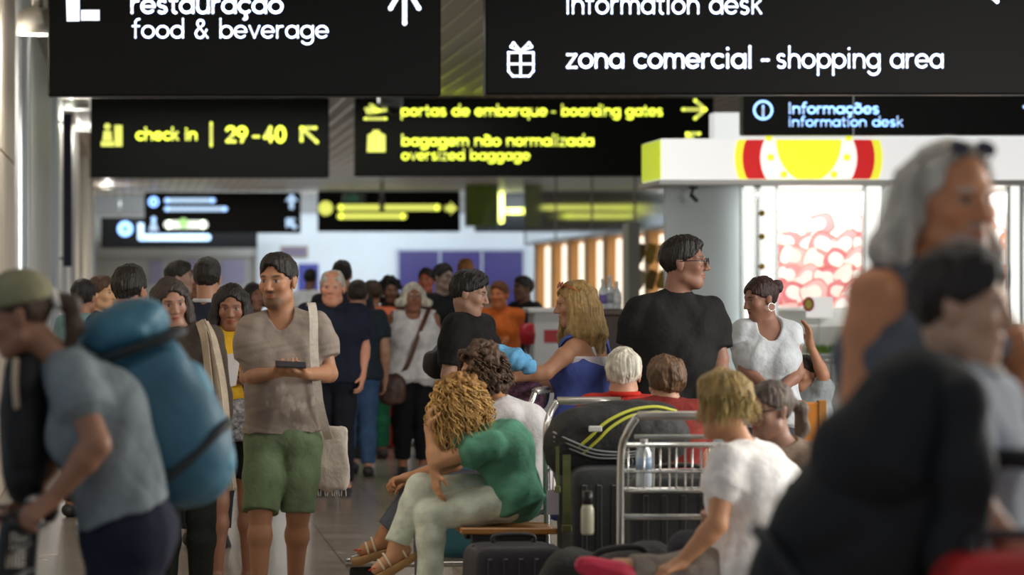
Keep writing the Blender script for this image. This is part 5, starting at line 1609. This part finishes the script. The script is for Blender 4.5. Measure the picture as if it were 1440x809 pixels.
# ------------------------------------------------------------------ bench, trolleys, luggage and carried things
honey = mat('#a8743a', 0.4, 0, 0.25, 5, stretch=(1, 6, 6))
def bench(x0, x1, zt, k, label, d0=0.28, nleg=2):
    yt = VY + (EYE - zt) * k
    a, b = at(x0, yt, k), at(x1, yt, k)
    t = empty('bench', ((a[0] + b[0]) / 2, a[1], 0), label, 'bench')
    for i in range(4):
        y_ = a[1] - 0.22 + i * 0.115
        MB().box((a[0], y_, a[2] - 0.03), (b[0], y_ + 0.095, a[2]), 0.006).build('slat', honey, t)
    m = MB()
    m.box((a[0] + 0.05, a[1] - 0.2, a[2] - 0.075), (b[0] - 0.05, a[1] - 0.15, a[2] - 0.03), 0.006)
    m.box((a[0] + 0.05, a[1] + 0.12, a[2] - 0.075), (b[0] - 0.05, a[1] + 0.17, a[2] - 0.03), 0.006)
    m.build('rail', mat('#3c3a38', 0.4, 0.6), t)
    for i in range(nleg):
        xq = a[0] + 0.12 + (b[0] - a[0] - 0.24) * i / max(1, nleg - 1)
        m = MB()
        m.tube([(xq, a[1] - 0.17, a[2] - 0.05), (xq, a[1] - 0.17, 0.02)], 0.018)
        m.tube([(xq, a[1] + 0.14, a[2] - 0.05), (xq, a[1] + 0.14, 0.02)], 0.018)
        m.tube([(xq, a[1] - 0.19, 0.015), (xq, a[1] + 0.16, 0.015)], 0.015)
        m.build('leg', mat('#8f9294', 0.3, 0.8), t, True)
    return t
bench(642, 776, 0.455, 300, 'wooden slatted bench under the woman in green')
bench(985, 1180, 0.36, 366, 'wooden slatted bench under the blonde woman in white')
bench(1080, 1160, 0.40, 346, 'wooden slatted bench under the woman with glasses')
bench(845, 912, 0.41, 280, 'wooden slatted bench under the white haired elder, behind the luggage')
bench(905, 990, 0.41, 295, 'wooden slatted bench under the brown haired person, behind the luggage')
# orange wooden screen standing right of the seated woman with glasses
a, b = at(1122, 566, 290), at(1160, 740, 290)
t = empty('wooden_divider', ((a[0] + b[0]) / 2, a[1], 0), 'orange wooden divider beside the seated woman with glasses', 'divider')
MB().box((a[0], a[1], 0.25), (b[0], a[1] + 0.04, a[2]), 0.008).build('panel', mat('#c07a2c', 0.4, 0, 0.2, 5, stretch=(6, 6, 0.6)), t)
m = MB()
for xq in (a[0] + 0.012, b[0] - 0.012):
    m.box((xq - 0.02, a[1] - 0.01, 0), (xq + 0.02, a[1] + 0.05, a[2] + 0.01), 0.004)
m.build('post', mat('#9a6a30', 0.4), t)

chrome = mat('#b9bab6', 0.25, 0.85)
def trolley(x, k, yaw, label, w=0.56, hgt=1.03, dark=False, basket=True):
    chrome = mat('#2c2e30', 0.35, 0.5) if dark else mat('#b9bab6', 0.25, 0.85)
    """airport luggage trolley; local x across, y forward from the handle; the handle stands at the origin"""
    o = np.array([(x - VX) / k, FPX / k, 0.0])
    Rm = rotz(math.radians(yaw))
    t = empty('luggage_trolley', o, label, 'trolley', 'luggage trolleys')
    T = lambda m: m.move(Rm, o)
    h = w / 2
    m = MB()
    for e in (-1, 1):
        m.tube(smooth_path([(e * h, 0.10, 0.14), (e * h, 0.05, 0.5), (e * h, 0.02, 0.86), (e * (h - 0.02), -0.03, hgt - 0.07), (e * (h - 0.06), -0.05, hgt)], 5), 0.017)
        m.tube([(e * h, 0.10, 0.14), (e * h * 0.75, 0.95, 0.11)], 0.017)
    for z, yy in ((0.33, 0.075), (0.60, 0.045)):
        m.tube([(-h, yy, z), (h, yy, z)], 0.013)
    for yy in (0.25, 0.5, 0.75, 0.95):
        q = h * (1 - 0.25 * (yy - 0.1) / 0.85)
        m.tube([(-q, yy, 0.135), (q, yy, 0.135)], 0.011)
    T(m).build('frame', chrome, t, True)
    T(MB().tube([(-h + 0.06, -0.05, hgt), (h - 0.06, -0.05, hgt)], 0.02, 10)).build('handle', mat('#b4b1ab', 0.3, 0.6), t, True)
    m = MB().tube([(-h + 0.05, -0.02, hgt - 0.09), (h - 0.05, -0.02, hgt - 0.09)], 0.01)
    T(m).build('brake_bar', chrome, t, True)
    if basket:
        m = MB()
        z0, z1, d_ = 0.71, 0.90, 0.22
        for z in (z0, z1):
            m.tube([(-h + 0.02, 0.03, z), (h - 0.02, 0.03, z), (h - 0.03, d_, z), (-h + 0.03, d_, z)], 0.008, 6, True)
        m.tube([(-h + 0.02, 0.03, z0 + 0.08), (h - 0.02, 0.03, z0 + 0.08), (h - 0.03, d_, z0 + 0.08), (-h + 0.03, d_, z0 + 0.08)], 0.005, 6, True)
        for i in range(9):
            xq = -h + 0.03 + (w - 0.06) * i / 8
            m.tube([(xq, 0.03, z1), (xq, 0.035, z0), (xq, d_, z0), (xq, d_, z1)], 0.0045, 5)
        T(m).build('basket', chrome, t, True)
    for e, yy, q in ((-1, 0.16, h), (1, 0.16, h), (-1, 0.88, h * 0.72), (1, 0.88, h * 0.72)):
        m = MB().lathe([(0.02, -0.018), (0.058, -0.018), (0.065, -0.008), (0.065, 0.008), (0.058, 0.018), (0.02, 0.018)], (0, 0, 0), 18)
        m.move(np.array([[0, 0, 1], [0, 1, 0], [1, 0, 0]]), (0, 0, 0))
        m.move(np.eye(3), (e * (q - 0.03), yy, 0.0655))
        T(m).build('wheel', mat('#1d1d1e', 0.6), t, True)
    return t, lambda p: Rm @ np.array(p, float) + o
# main trolley seen from its handle side
tm, TM = trolley(975, 335, 0, 'luggage trolley with basket facing us, left of the seated woman in white', w=0.60)
# second one beside it, turned sideways, under the striped bag
t2, T2 = trolley(830, 297, 180, 'luggage trolley facing us, under the lime striped black bag', w=0.42)
# trolley pushed by the woman in blue, and the one at the lower left edge
t3, T3 = trolley(748, 268, 74, 'luggage trolley gripped by the blonde woman in blue', w=0.5)
t4, T4 = trolley(38, 478, 82, 'luggage trolley at the lower left, pushed by the woman with the blue backpack', w=0.54, hgt=0.94, dark=True)

def suitcase(name, c, size, yaw, color, label, group=None, handle=True):
    """upright or lying hard case, centre of its underside at c"""
    o = np.array(c, float)
    Rm = rotz(math.radians(yaw))
    t = empty(name, o, label, 'suitcase', group)
    sx, sy, sz = size
    F = Form().ell((0, 0, sz / 2), (sx / 2, sy / 2, sz / 2 - 0.001), None, 0.01, 7.0)
    v, q = F.surface(0.011)
    raw_mesh('shell', v @ Rm.T + o, q.ravel(), np.full(len(q), 4), mat(color, 0.55, 0, 0.12, 8, 0.15, 40), t, True)
    m = MB()
    for i in range(5):
        xq = -sx / 2 + sx * (i + 1) / 6
        m.box((xq - 0.012, -sy / 2 - 0.006, sz * 0.14), (xq + 0.012, -sy / 2 + 0.02, sz * 0.86), 0.004)
    m.move(Rm, o).build('rib', mat(color, 0.4), t)
    MB().tube([(-sx * 0.44, 0, sz * 0.5), (-sx * 0.44, 0, sz * 0.97), (sx * 0.44, 0, sz * 0.97), (sx * 0.44, 0, sz * 0.5)], 0.006, 5).move(Rm, o).build('zip', mat('#55585a', 0.3, 0.6), t, True)
    if handle:
        m = MB().tube(smooth_path([(-0.09, 0, sz - 0.01), (-0.08, 0, sz + 0.03), (0.08, 0, sz + 0.03), (0.09, 0, sz - 0.01)], 5), 0.011)
        m.move(Rm, o).build('handle', mat('#232425', 0.5), t, True)
    return t
GL_ = 'dark cases loaded on the trolleys'
suitcase('suitcase', TM((0.0, 0.40, 0.146)), (0.48, 0.26, 0.62), 0, '#26282a', 'black suitcase standing on the basket trolley', GL_)
suitcase('suitcase', TM((0.0, 0.72, 0.146)), (0.40, 0.22, 0.56), 0, '#2e3030', 'smaller dark suitcase at the front of the basket trolley', GL_)
suitcase('suitcase', T2((0.0, 0.42, 0.146)), (0.40, 0.22, 0.60), 0, '#1e2022', 'black suitcase standing upright under the lime striped bag', GL_)
suitcase('suitcase', T2((0.0, 0.72, 0.146)), (0.40, 0.24, 0.62), 0, '#242728', 'second dark suitcase under the lime striped bag', GL_)
suitcase('suitcase', at(722, 0, 318) * np.array([1, 1, 0]), (0.42, 0.28, 0.44), 8, '#26242c', 'dark suitcase standing on the floor in front of the wooden bench', GL_)
suitcase('suitcase', at(1428, 0, 690) * np.array([1, 1, 0]) + np.array([0.0, 0, 0]), (0.34, 0.24, 1.02), 4, '#c0201c', 'bright red suitcase at the lower right edge')
suitcase('suitcase', at(545, 0, 142) * np.array([1, 1, 0]), (0.26, 0.3, 0.5), 0, '#a8202a', 'red suitcase beside the white haired woman').location.z += 0
suitcase('suitcase', T3((0.0, 0.36, 0.146)), (0.34, 0.24, 0.55), 74, '#2b6470', 'teal suitcase on the trolley of the blonde woman', GL_)

# the striped black bag across the two trolleys
c = at(866, 608, 308, 0.0)
bag = empty('duffel_bag', c - np.array([0, 0, 0.16]), 'black duffel bag with lime piping lying across the trolleys', 'bag')
Rb = np.stack([nrm([1, 0.15, 0.08]), nrm([-0.15, 1, 0]), np.array([-0.08, 0, 1.0])], 1)
rad = np.array([0.31, 0.17, 0.145])
F = Form().ell(c, rad, Rb, 0.03, 2.6).cone(c + Rb @ np.array([-0.22, 0, -0.07]), c + Rb @ np.array([0.22, 0, -0.05]), 0.12, 0.11, 0.05).fold(0.005, 28, 3)
F.build('body', 0.008, mat('#17191a', 0.7, 0, 0.15, 10, 0.3, 40), bag)
def on_bag(u, w, e=1.03):
    """point of the bag's front skin: u along it, w up it, both -1..1"""
    x_, z_ = u * 0.99, w * 0.99
    y_ = -max(0.0, 1 - abs(x_) ** 2.6 - abs(z_) ** 2.6) ** (1 / 2.6)
    return c + Rb @ (np.array([x_, y_, z_]) * rad * e)
for off in (0.0, 0.16):
    m = MB()
    m.tube(smooth_path([on_bag(-0.80 + off, -0.52), on_bag(-0.55 + off * 0.8, -0.05 - off * 0.4), on_bag(-0.28 + off * 0.4, 0.40 - off), on_bag(0.1, 0.68 - off), on_bag(0.5, 0.72 - off), on_bag(0.83, 0.52 - off)], 8), 0.0075, 6)
    m.build('piping', mat('#b9bd3a', 0.5), bag, True)
m = MB()
for dz in (0.0, -0.14, -0.28):
    m.tube(smooth_path([on_bag(-0.97, 0.20 + dz, 1.05), on_bag(-0.75, -0.12 + dz * 0.9, 1.05), on_bag(-0.45, -0.42 + dz * 0.8, 1.05), on_bag(0.0, -0.56 + dz * 0.6, 1.05), on_bag(0.4, -0.50 + dz * 0.5, 1.05)], 8), 0.005, 6)
m.build('seam_cord', mat('#8d9090', 0.4, 0.3), bag, True)
q = on_bag(-0.45, 0.22)
MB().box(q - np.array([0.03, 0.012, 0.012]), q + np.array([0.03, 0.004, 0.014]), 0.004).build('patch', mat('#c9ccc8', 0.5), bag)

# big soft black bag lying in front of the trolleys
q = at(868, 800, 345)
t = empty('holdall', (q[0], q[1], 0), 'soft black holdall slumped on the floor before the trolleys', 'bag')
F = Form().ell((q[0], q[1], 0.24), (0.30, 0.20, 0.235), None, 0.05, 3.0).ell((q[0] + 0.12, q[1], 0.36), (0.16, 0.16, 0.16), None, 0.1).ell((q[0] - 0.2, q[1], 0.30), (0.12, 0.15, 0.18), None, 0.1).fold(0.010, 18, 8)
F.plane((0, 0, 0.004), (0, 0, -1))
F.build('body', 0.010, mat('#151617', 0.75, 0, 0.15, 10, 0.3, 40), t)
MB().tube(smooth_path([(q[0] - 0.16, q[1] - 0.13, 0.40), (q[0] - 0.10, q[1] - 0.2, 0.50), (q[0] + 0.06, q[1] - 0.2, 0.52), (q[0] + 0.12, q[1] - 0.13, 0.45)], 6), 0.014).build('handle', mat('#1f2021', 0.6), t, True)
MB().tube(smooth_path([(q[0] - 0.26, q[1] - 0.12, 0.40), (q[0], q[1] - 0.17, 0.47), (q[0] + 0.24, q[1] - 0.12, 0.44)], 6), 0.006).build('zip', mat('#4a4c4d', 0.4, 0.4), t, True)

# bottles, tags and a strap hanging among the luggage
q = at(905, 634, 322)
bz = TM((0, 0, 0.722))[2]
q = TM((-0.19, 0.12, 0.722))
t = empty('water_bottle', q, 'clear plastic water bottle standing in the trolley basket', 'bottle')
MB().lathe([(0.03, 0), (0.034, 0.008), (0.034, 0.05), (0.031, 0.06), (0.034, 0.07), (0.034, 0.14), (0.013, 0.185), (0.013, 0.20)], q, 18).build('body', mat('#b9c6d0', 0.08, 0, coat=0.6), t, True)
MB().lathe([(0.0345, 0.075), (0.0345, 0.125)], q, 18).build('label', mat('#8da6c4', 0.4), t, True)
MB().lathe([(0.016, 0.19), (0.016, 0.215)], q, 14).build('cap', mat('#d8dcde', 0.4), t, True)
q = at(826, 760, 345)
q = np.array([q[0], q[1] - 0.05, 0.0])
b0 = at(826, 752, 350)
t = empty('drink_bottle', (b0[0], b0[1], b0[2]), 'pale bottle with black cap tucked between the black cases', 'bottle')
MB().lathe([(0.022, 0), (0.026, 0.01), (0.026, 0.10), (0.018, 0.125)], b0, 16).build('body', mat('#b7b6a0', 0.3), t, True)
MB().lathe([(0.02, 0.12), (0.02, 0.175)], b0, 16).build('cap', mat('#111111', 0.4), t, True)
a, b = at(769, 690, 306), at(786, 724, 306)
t = empty('luggage_tag', ((a[0] + b[0]) / 2, a[1], b[2]), 'white paper luggage tag hanging by the bench end', 'tag')
MB().box((a[0], a[1], b[2]), (b[0], a[1] + 0.003, a[2])).build('card', mat('#c9c6cf', 0.6, 0, 0.05, 20), t)
MB().tube([((a[0] + b[0]) / 2, a[1], a[2]), ((a[0] + b[0]) / 2 + 0.005, a[1] + 0.02, a[2] + 0.09)], 0.003, 5).build('loop', mat('#9a7a4a', 0.6), t, True)
for n, (x0, y0, x1, y1) in enumerate(((784, 628, 786, 690), (797, 640, 800, 745))):
    a, b = at(x0, y0, 315), at(x1, y1, 315)
    w_ = (0.008, 0.018)[n]
    m = MB().box((a[0] - w_, a[1], b[2]), (a[0] + w_, a[1] + 0.004, a[2]))
    m.box((a[0] - w_ - 0.005, a[1] - 0.006, b[2] - 0.01), (a[0] + w_ + 0.005, a[1] + 0.01, b[2] + 0.02), 0.003)
    m.build('strap', mat('#4f5226', 0.6, 0, 0.2, 20), bag)

# things piled on the blonde woman's trolley: folded light blue jacket, patterned bag
q = at(722, 508, 272, 0.0)
F = Form().chain([at(702, 500, 272), at(722, 506, 272), at(748, 516, 272)], [0.035, 0.05, 0.035], 0.04).chain([at(706, 492, 272, -0.1), at(738, 506, 272, -0.1)], [0.03, 0.04], 0.04).fold(0.009, 45, 5)
o = F.build('folded_jacket', 0.007, cloth('#5d9ac4'))
tag(o, 'light blue jacket folded over the luggage of the blonde woman', 'jacket')
q = at(738, 582, 267)
t = empty('patterned_bag', (q[0], q[1], q[2] - 0.2), 'plum and pale speckled bag behind the white top', 'bag')
pm = mat('#5a3a52', 0.8, 0, 0.75, 55)
Form().ell((q[0], q[1], q[2]), (0.10, 0.09, 0.19), None, 0.02, 3.5).fold(0.004, 40, 2).build('body', 0.008, pm, t)
MB().tube(smooth_path([(q[0] - 0.05, q[1], q[2] + 0.17), (q[0] - 0.03, q[1], q[2] + 0.27), (q[0] + 0.03, q[1], q[2] + 0.27), (q[0] + 0.05, q[1], q[2] + 0.17)], 6), 0.009).build('handle', pm, t, True)

# ------------------------------------------------------------------ big backpacks
def backpack_form(c, yaw_deg, tilt, size, colors, label, lid=True, v=0.009):
    """rucksack; local x across the back, y away from the wearer's back, z up"""
    th = math.radians(yaw_deg); ti = math.radians(tilt)
    fx = np.array([math.cos(th), math.sin(th), 0]); fy0 = np.array([-math.sin(th), math.cos(th), 0])
    up = nrm(np.array([0, 0, 1.0]) * math.cos(ti) - fy0 * math.sin(ti))
    fy = nrm(fy0 * math.cos(ti) + np.array([0, 0, 1.0]) * math.sin(ti))
    Rk = np.stack([fx, fy, up], 1)
    w, d, h = size
    Wk = lambda x, y, z: np.array(c, float) + Rk @ np.array([x, y, z])
    t = empty('backpack', Wk(0, 0, -h / 2), label, 'backpack', 'backpacks worn on the back')
    body_m, dark_m, lid_m = colors
    F = Form()
    F.ell(Wk(0, 0, -0.02), (w / 2, d / 2, h / 2 - 0.02), Rk, 0.03, 3.2).ell(Wk(0, d * 0.18, -h * 0.2), (w * 0.42, d * 0.42, h * 0.28), Rk, 0.08, 2.6).fold(0.007, 17, 4)
    F.build('main_compartment', v, body_m, t)
    if lid:
        F = Form().ell(Wk(0, -0.02, h / 2 - 0.01), (w * 0.47, d * 0.47, h * 0.14), Rk, 0.03, 2.4).fold(0.006, 20, 6)
        F.build('lid', v, lid_m, t)
        F = Form().ell(Wk(0, d * 0.40, -h * 0.12), (w * 0.40, d * 0.20, h * 0.30), Rk, 0.03, 3.0).fold(0.005, 22, 16)
        F.build('lit_edge_pocket', v, mat('#4f8aa0', 0.6, 0, 0.2, 4, 0.25, 14), t)  # paler teal puts the light on the pack's outer edge into colour
    m = MB()
    m.tube([Wk(w * 0.47 * math.copysign(abs(math.cos(a)) ** 0.6, math.cos(a)), d * 0.49 * math.copysign(abs(math.sin(a)) ** 0.6, math.sin(a)), h * 0.37) for a in np.linspace(0, 6.283, 41)[:-1]], 0.016, 6, True)
    if lid: m.build('cinch_band', dark_m, t, True)
    for e in (-1, 1):
        m = MB()
        m.tube(smooth_path([Wk(e * 0.06, -d * 0.42, h * 0.38), Wk(e * 0.085, -d * 0.5 - 0.10, h * 0.44), Wk(e * 0.10, -d * 0.5 - 0.22, h * 0.28), Wk(e * 0.13, -d * 0.5 - 0.20, h * 0.02), Wk(e * 0.15, -d * 0.42, -h * 0.22)], 7), 0.022, 8)
        m.build('shoulder_strap', dark_m, t, True)
        m = MB()
        m.tube(smooth_path([Wk(e * w * 0.50, -d * 0.36, -h * 0.36), Wk(e * w * 0.52, d * 0.05, -h * 0.30), Wk(e * w * 0.47, d * 0.45, -h * 0.20), Wk(e * w * 0.30, d * 0.62, -h * 0.17)], 6), 0.017, 6)
        m.build('compression_strap', dark_m, t, True)
    m = MB().tube(smooth_path([Wk(-w * 0.33, d * 0.53, -h * 0.02), Wk(0, d * 0.60, -h * 0.0), Wk(w * 0.33, d * 0.53, -h * 0.02)], 6), 0.006, 6)
    m.build('zip', dark_m, t, True)
    return t, Wk
bpk, WB = backpack_form(at(222, 580, 474), -90 + 0, 19, (0.36, 0.30, 0.55), (mat('#3a6a80', 0.6, 0, 0.22, 4, 0.25, 14), mat('#20282c', 0.7), mat('#3d7289', 0.6, 0, 0.22, 4, 0.25, 14)), 'large teal blue rucksack on the bending woman at left')
blk, WK_ = backpack_form(at(1232, 738, 660), 72, 24, (0.44, 0.34, 0.60), (mat('#0f1011', 0.75, 0, 0.2, 5, 0.25, 16), mat('#1c1d1f', 0.6), mat('#131415', 0.75, 0, 0.2, 5, 0.25, 16)), 'large black backpack carried by the dark haired boy at right', lid=False)
Form().chain([at(1245, 640, 660, 0.10), at(1290, 560, 660, 0.12), at(1335, 525, 655, 0.10)], [0.16, 0.09, 0.045], 0.08).fold(0.006, 22, 5).build('top_flap', 0.009, mat('#101112', 0.75, 0, 0.2, 5, 0.25, 16), blk)
Form().chain([at(1325, 520, 655, 0.16), at(1352, 560, 655, 0.26), at(1358, 660, 655, 0.29), at(1345, 780, 655, 0.28), at(1335, 880, 655, 0.24)], [0.035, 0.05, 0.055, 0.06, 0.05], 0.05).fold(0.005, 24, 15).build('side_panel', 0.009, mat('#121314', 0.75, 0, 0.2, 5, 0.25, 16), blk)
# dark pack the bending woman wears in front
q = at(34, 598, 478)
t = empty('front_pack', q - np.array([0, 0, 0.2]), 'small black pack worn on the chest of the bending woman', 'backpack')
Form().ell(q, (0.07, 0.15, 0.22), None, 0.02, 3.0).fold(0.004, 30, 2).build('body', 0.009, mat('#131415', 0.7, 0, 0.15, 8), t)
MB().tube(smooth_path([at(22, 505, 478, 0.15), at(21, 540, 478, 0.17), at(24, 575, 478, 0.16)], 5), 0.010).build('strap', mat('#b9a890', 0.6), t, True)

# phone in the grey man's hands
q = at(409, 513, 283, 0.375)
t = empty('phone', q, 'dark smartphone held in both hands by the man in grey', 'phone')
Rp = np.stack([nrm([1, 0, -0.05]), nrm([0, 0.93, 0.36]), nrm([0.05, -0.36, 0.93])], 1)
MB().box((-0.075, -0.037, -0.004), (0.075, 0.037, 0.004), 0.003).move(Rp, q).build('case', mat('#15151a', 0.3), t)
MB().box((-0.068, -0.033, 0.0041), (0.068, 0.033, 0.0046)).move(Rp, q).build('screen', glow('#20262e', 0.2), t)
# white tote on his shoulder
q = at(466, 645, 278, -0.02)
t = empty('tote_bag', q - np.array([0, 0, 0.16]), 'cream tote bag hanging from long strap on the man in grey', 'bag')
Form().ell(q, (0.088, 0.045, 0.165), None, 0.02, 5.0).fold(0.004, 26, 12).build('body', 0.007, cloth('#c9bfb4'), t)
m = MB()
shp = gm['j']['SL']
def flat_strap(m, pts, wv, w, th=0.004):
    P = smooth_path(pts, 8)
    for i in range(len(P) - 1):
        a_, b_ = P[i], P[i + 1]
        tdir = nrm(b_ - a_); u_ = nrm(np.array(wv) - tdir * (np.array(wv) @ tdir)) * w / 2; n_ = nrm(np.cross(tdir, u_)) * th / 2
        m.add([a_ - u_ - n_, a_ + u_ - n_, a_ + u_ + n_, a_ - u_ + n_, b_ - u_ - n_, b_ + u_ - n_, b_ + u_ + n_, b_ - u_ + n_],
              [(0, 1, 5, 4), (1, 2, 6, 5), (2, 3, 7, 6), (3, 0, 4, 7), (0, 3, 2, 1), (4, 5, 6, 7)])
flat_strap(m, [at(436, 430, 283, -0.08), at(438, 427, 283, 0.03), at(441, 447, 283, 0.125), at(442, 500, 283, 0.165), at(448, 560, 283, 0.165), at(457, 600, 283, 0.09), at(462, 618, 283, 0.02)], (1, 0, 0), 0.042)
m.build('strap', cloth('#cdc6bc'), t)
m = MB()
for i in range(9):
    xq = q[0] - 0.07 + 0.0175 * i
    m.tube([(xq, q[1] - 0.01, q[2] - 0.15), (xq + 0.004 * (-1) ** i, q[1] - 0.012, q[2] - 0.19)], 0.003, 4)
m.build('fringe', cloth('#c2b8ac'), t)
m = MB()
for dx in (0.0, 0.035, -0.03):
    flat_strap(m, [at(284, 452, 290, 0.06) + np.array([dx * 0.4, 0, 0]), at(294, 480, 290, 0.12) + np.array([dx * 0.7, 0, 0]), at(304, 545, 290, 0.13) + np.array([dx, 0.01, 0]), at(313, 620, 290, 0.12) + np.array([dx * 0.8, 0, 0]), at(325, 690, 290, 0.11) + np.array([dx * 0.3, 0, 0.3 * abs(dx)])], (1, 0.8 * (1 if dx > 0 else -1), 0), 0.04, 0.006)
m.build('cardigan', cloth('#a39684'), lw['root'])
# white haired woman's bag
q = at(552, 548, 166, 0.14)
t = empty('shoulder_bag', q - np.array([0, 0, 0.12]), 'brown leather shoulder bag of the white haired woman', 'bag')
Form().ell(q, (0.12, 0.05, 0.13), None, 0.02, 3.2).fold(0.004, 30, 12).build('body', 0.009, mat('#4a2d22', 0.5, 0, 0.2, 8), t)
m = MB()
flat_strap(m, [q + np.array([0.07, 0, 0.12]), at(575, 510, 166, 0.17), at(590, 468, 166, 0.165), at(603, 436, 166, 0.07), at(604, 432, 166, -0.05)], (1, 0, 0.3), 0.035)
m.build('strap', mat('#5a3826', 0.5, 0, 0.2, 8), t)
# paper and patterned bag of the woman in yellow
q = at(322, 515, 268, 0.33)
o = MB().add([q + np.array(p) for p in ((-0.05, 0, -0.12), (0.035, -0.02, -0.10), (0.06, -0.03, 0.07), (-0.02, 0.0, 0.06), (0.0, 0.02, -0.02))], [(0, 1, 2, 3)]).build('paper_sheet', mat('#d9dae0', 0.6))
md = o.modifiers.new('thickness', 'SOLIDIFY'); md.thickness = 0.002
tag(o, 'white sheet of paper held by the woman in yellow', 'paper')
q = at(332, 590, 268, 0.20)
t = empty('patterned_handbag', q - np.array([0, 0, 0.1]), 'black and white patterned handbag before the woman in yellow', 'bag')
Form().ell(q, (0.10, 0.05, 0.11), None, 0.02, 3).fold(0.004, 30, 12).build('body', 0.008, mat('#77777a', 0.7, 0, 0.9, 42), t)
m = MB(); m.tube(smooth_path([q + np.array([-0.06, 0, 0.09]), q + np.array([-0.03, 0.02, 0.19]), q + np.array([0.03, 0.02, 0.19]), q + np.array([0.06, 0, 0.09])], 6), 0.008)
m.build('handle', mat('#2a2a2c', 0.6), t, True)
# black bag on the arm of the man in black behind
q = at(622, 512, 236, 0.12)
t = empty('sling_bag', q - np.array([0, 0, 0.1]), 'black sling bag on the arm of the black haired man', 'bag')
Form().ell(q, (0.12, 0.07, 0.09), None, 0.02, 2.6).fold(0.004, 30, 12).build('body', 0.009, mat('#121214', 0.6, 0, 0.1, 8), t)
m = MB(); flat_strap(m, [q + np.array([-0.06, 0, 0.06]), at(630, 470, 232, 0.12), at(645, 445, 232, 0.10)], (1, 0, 0), 0.03)
m.build('strap', mat('#1a1a1c', 0.6), t)
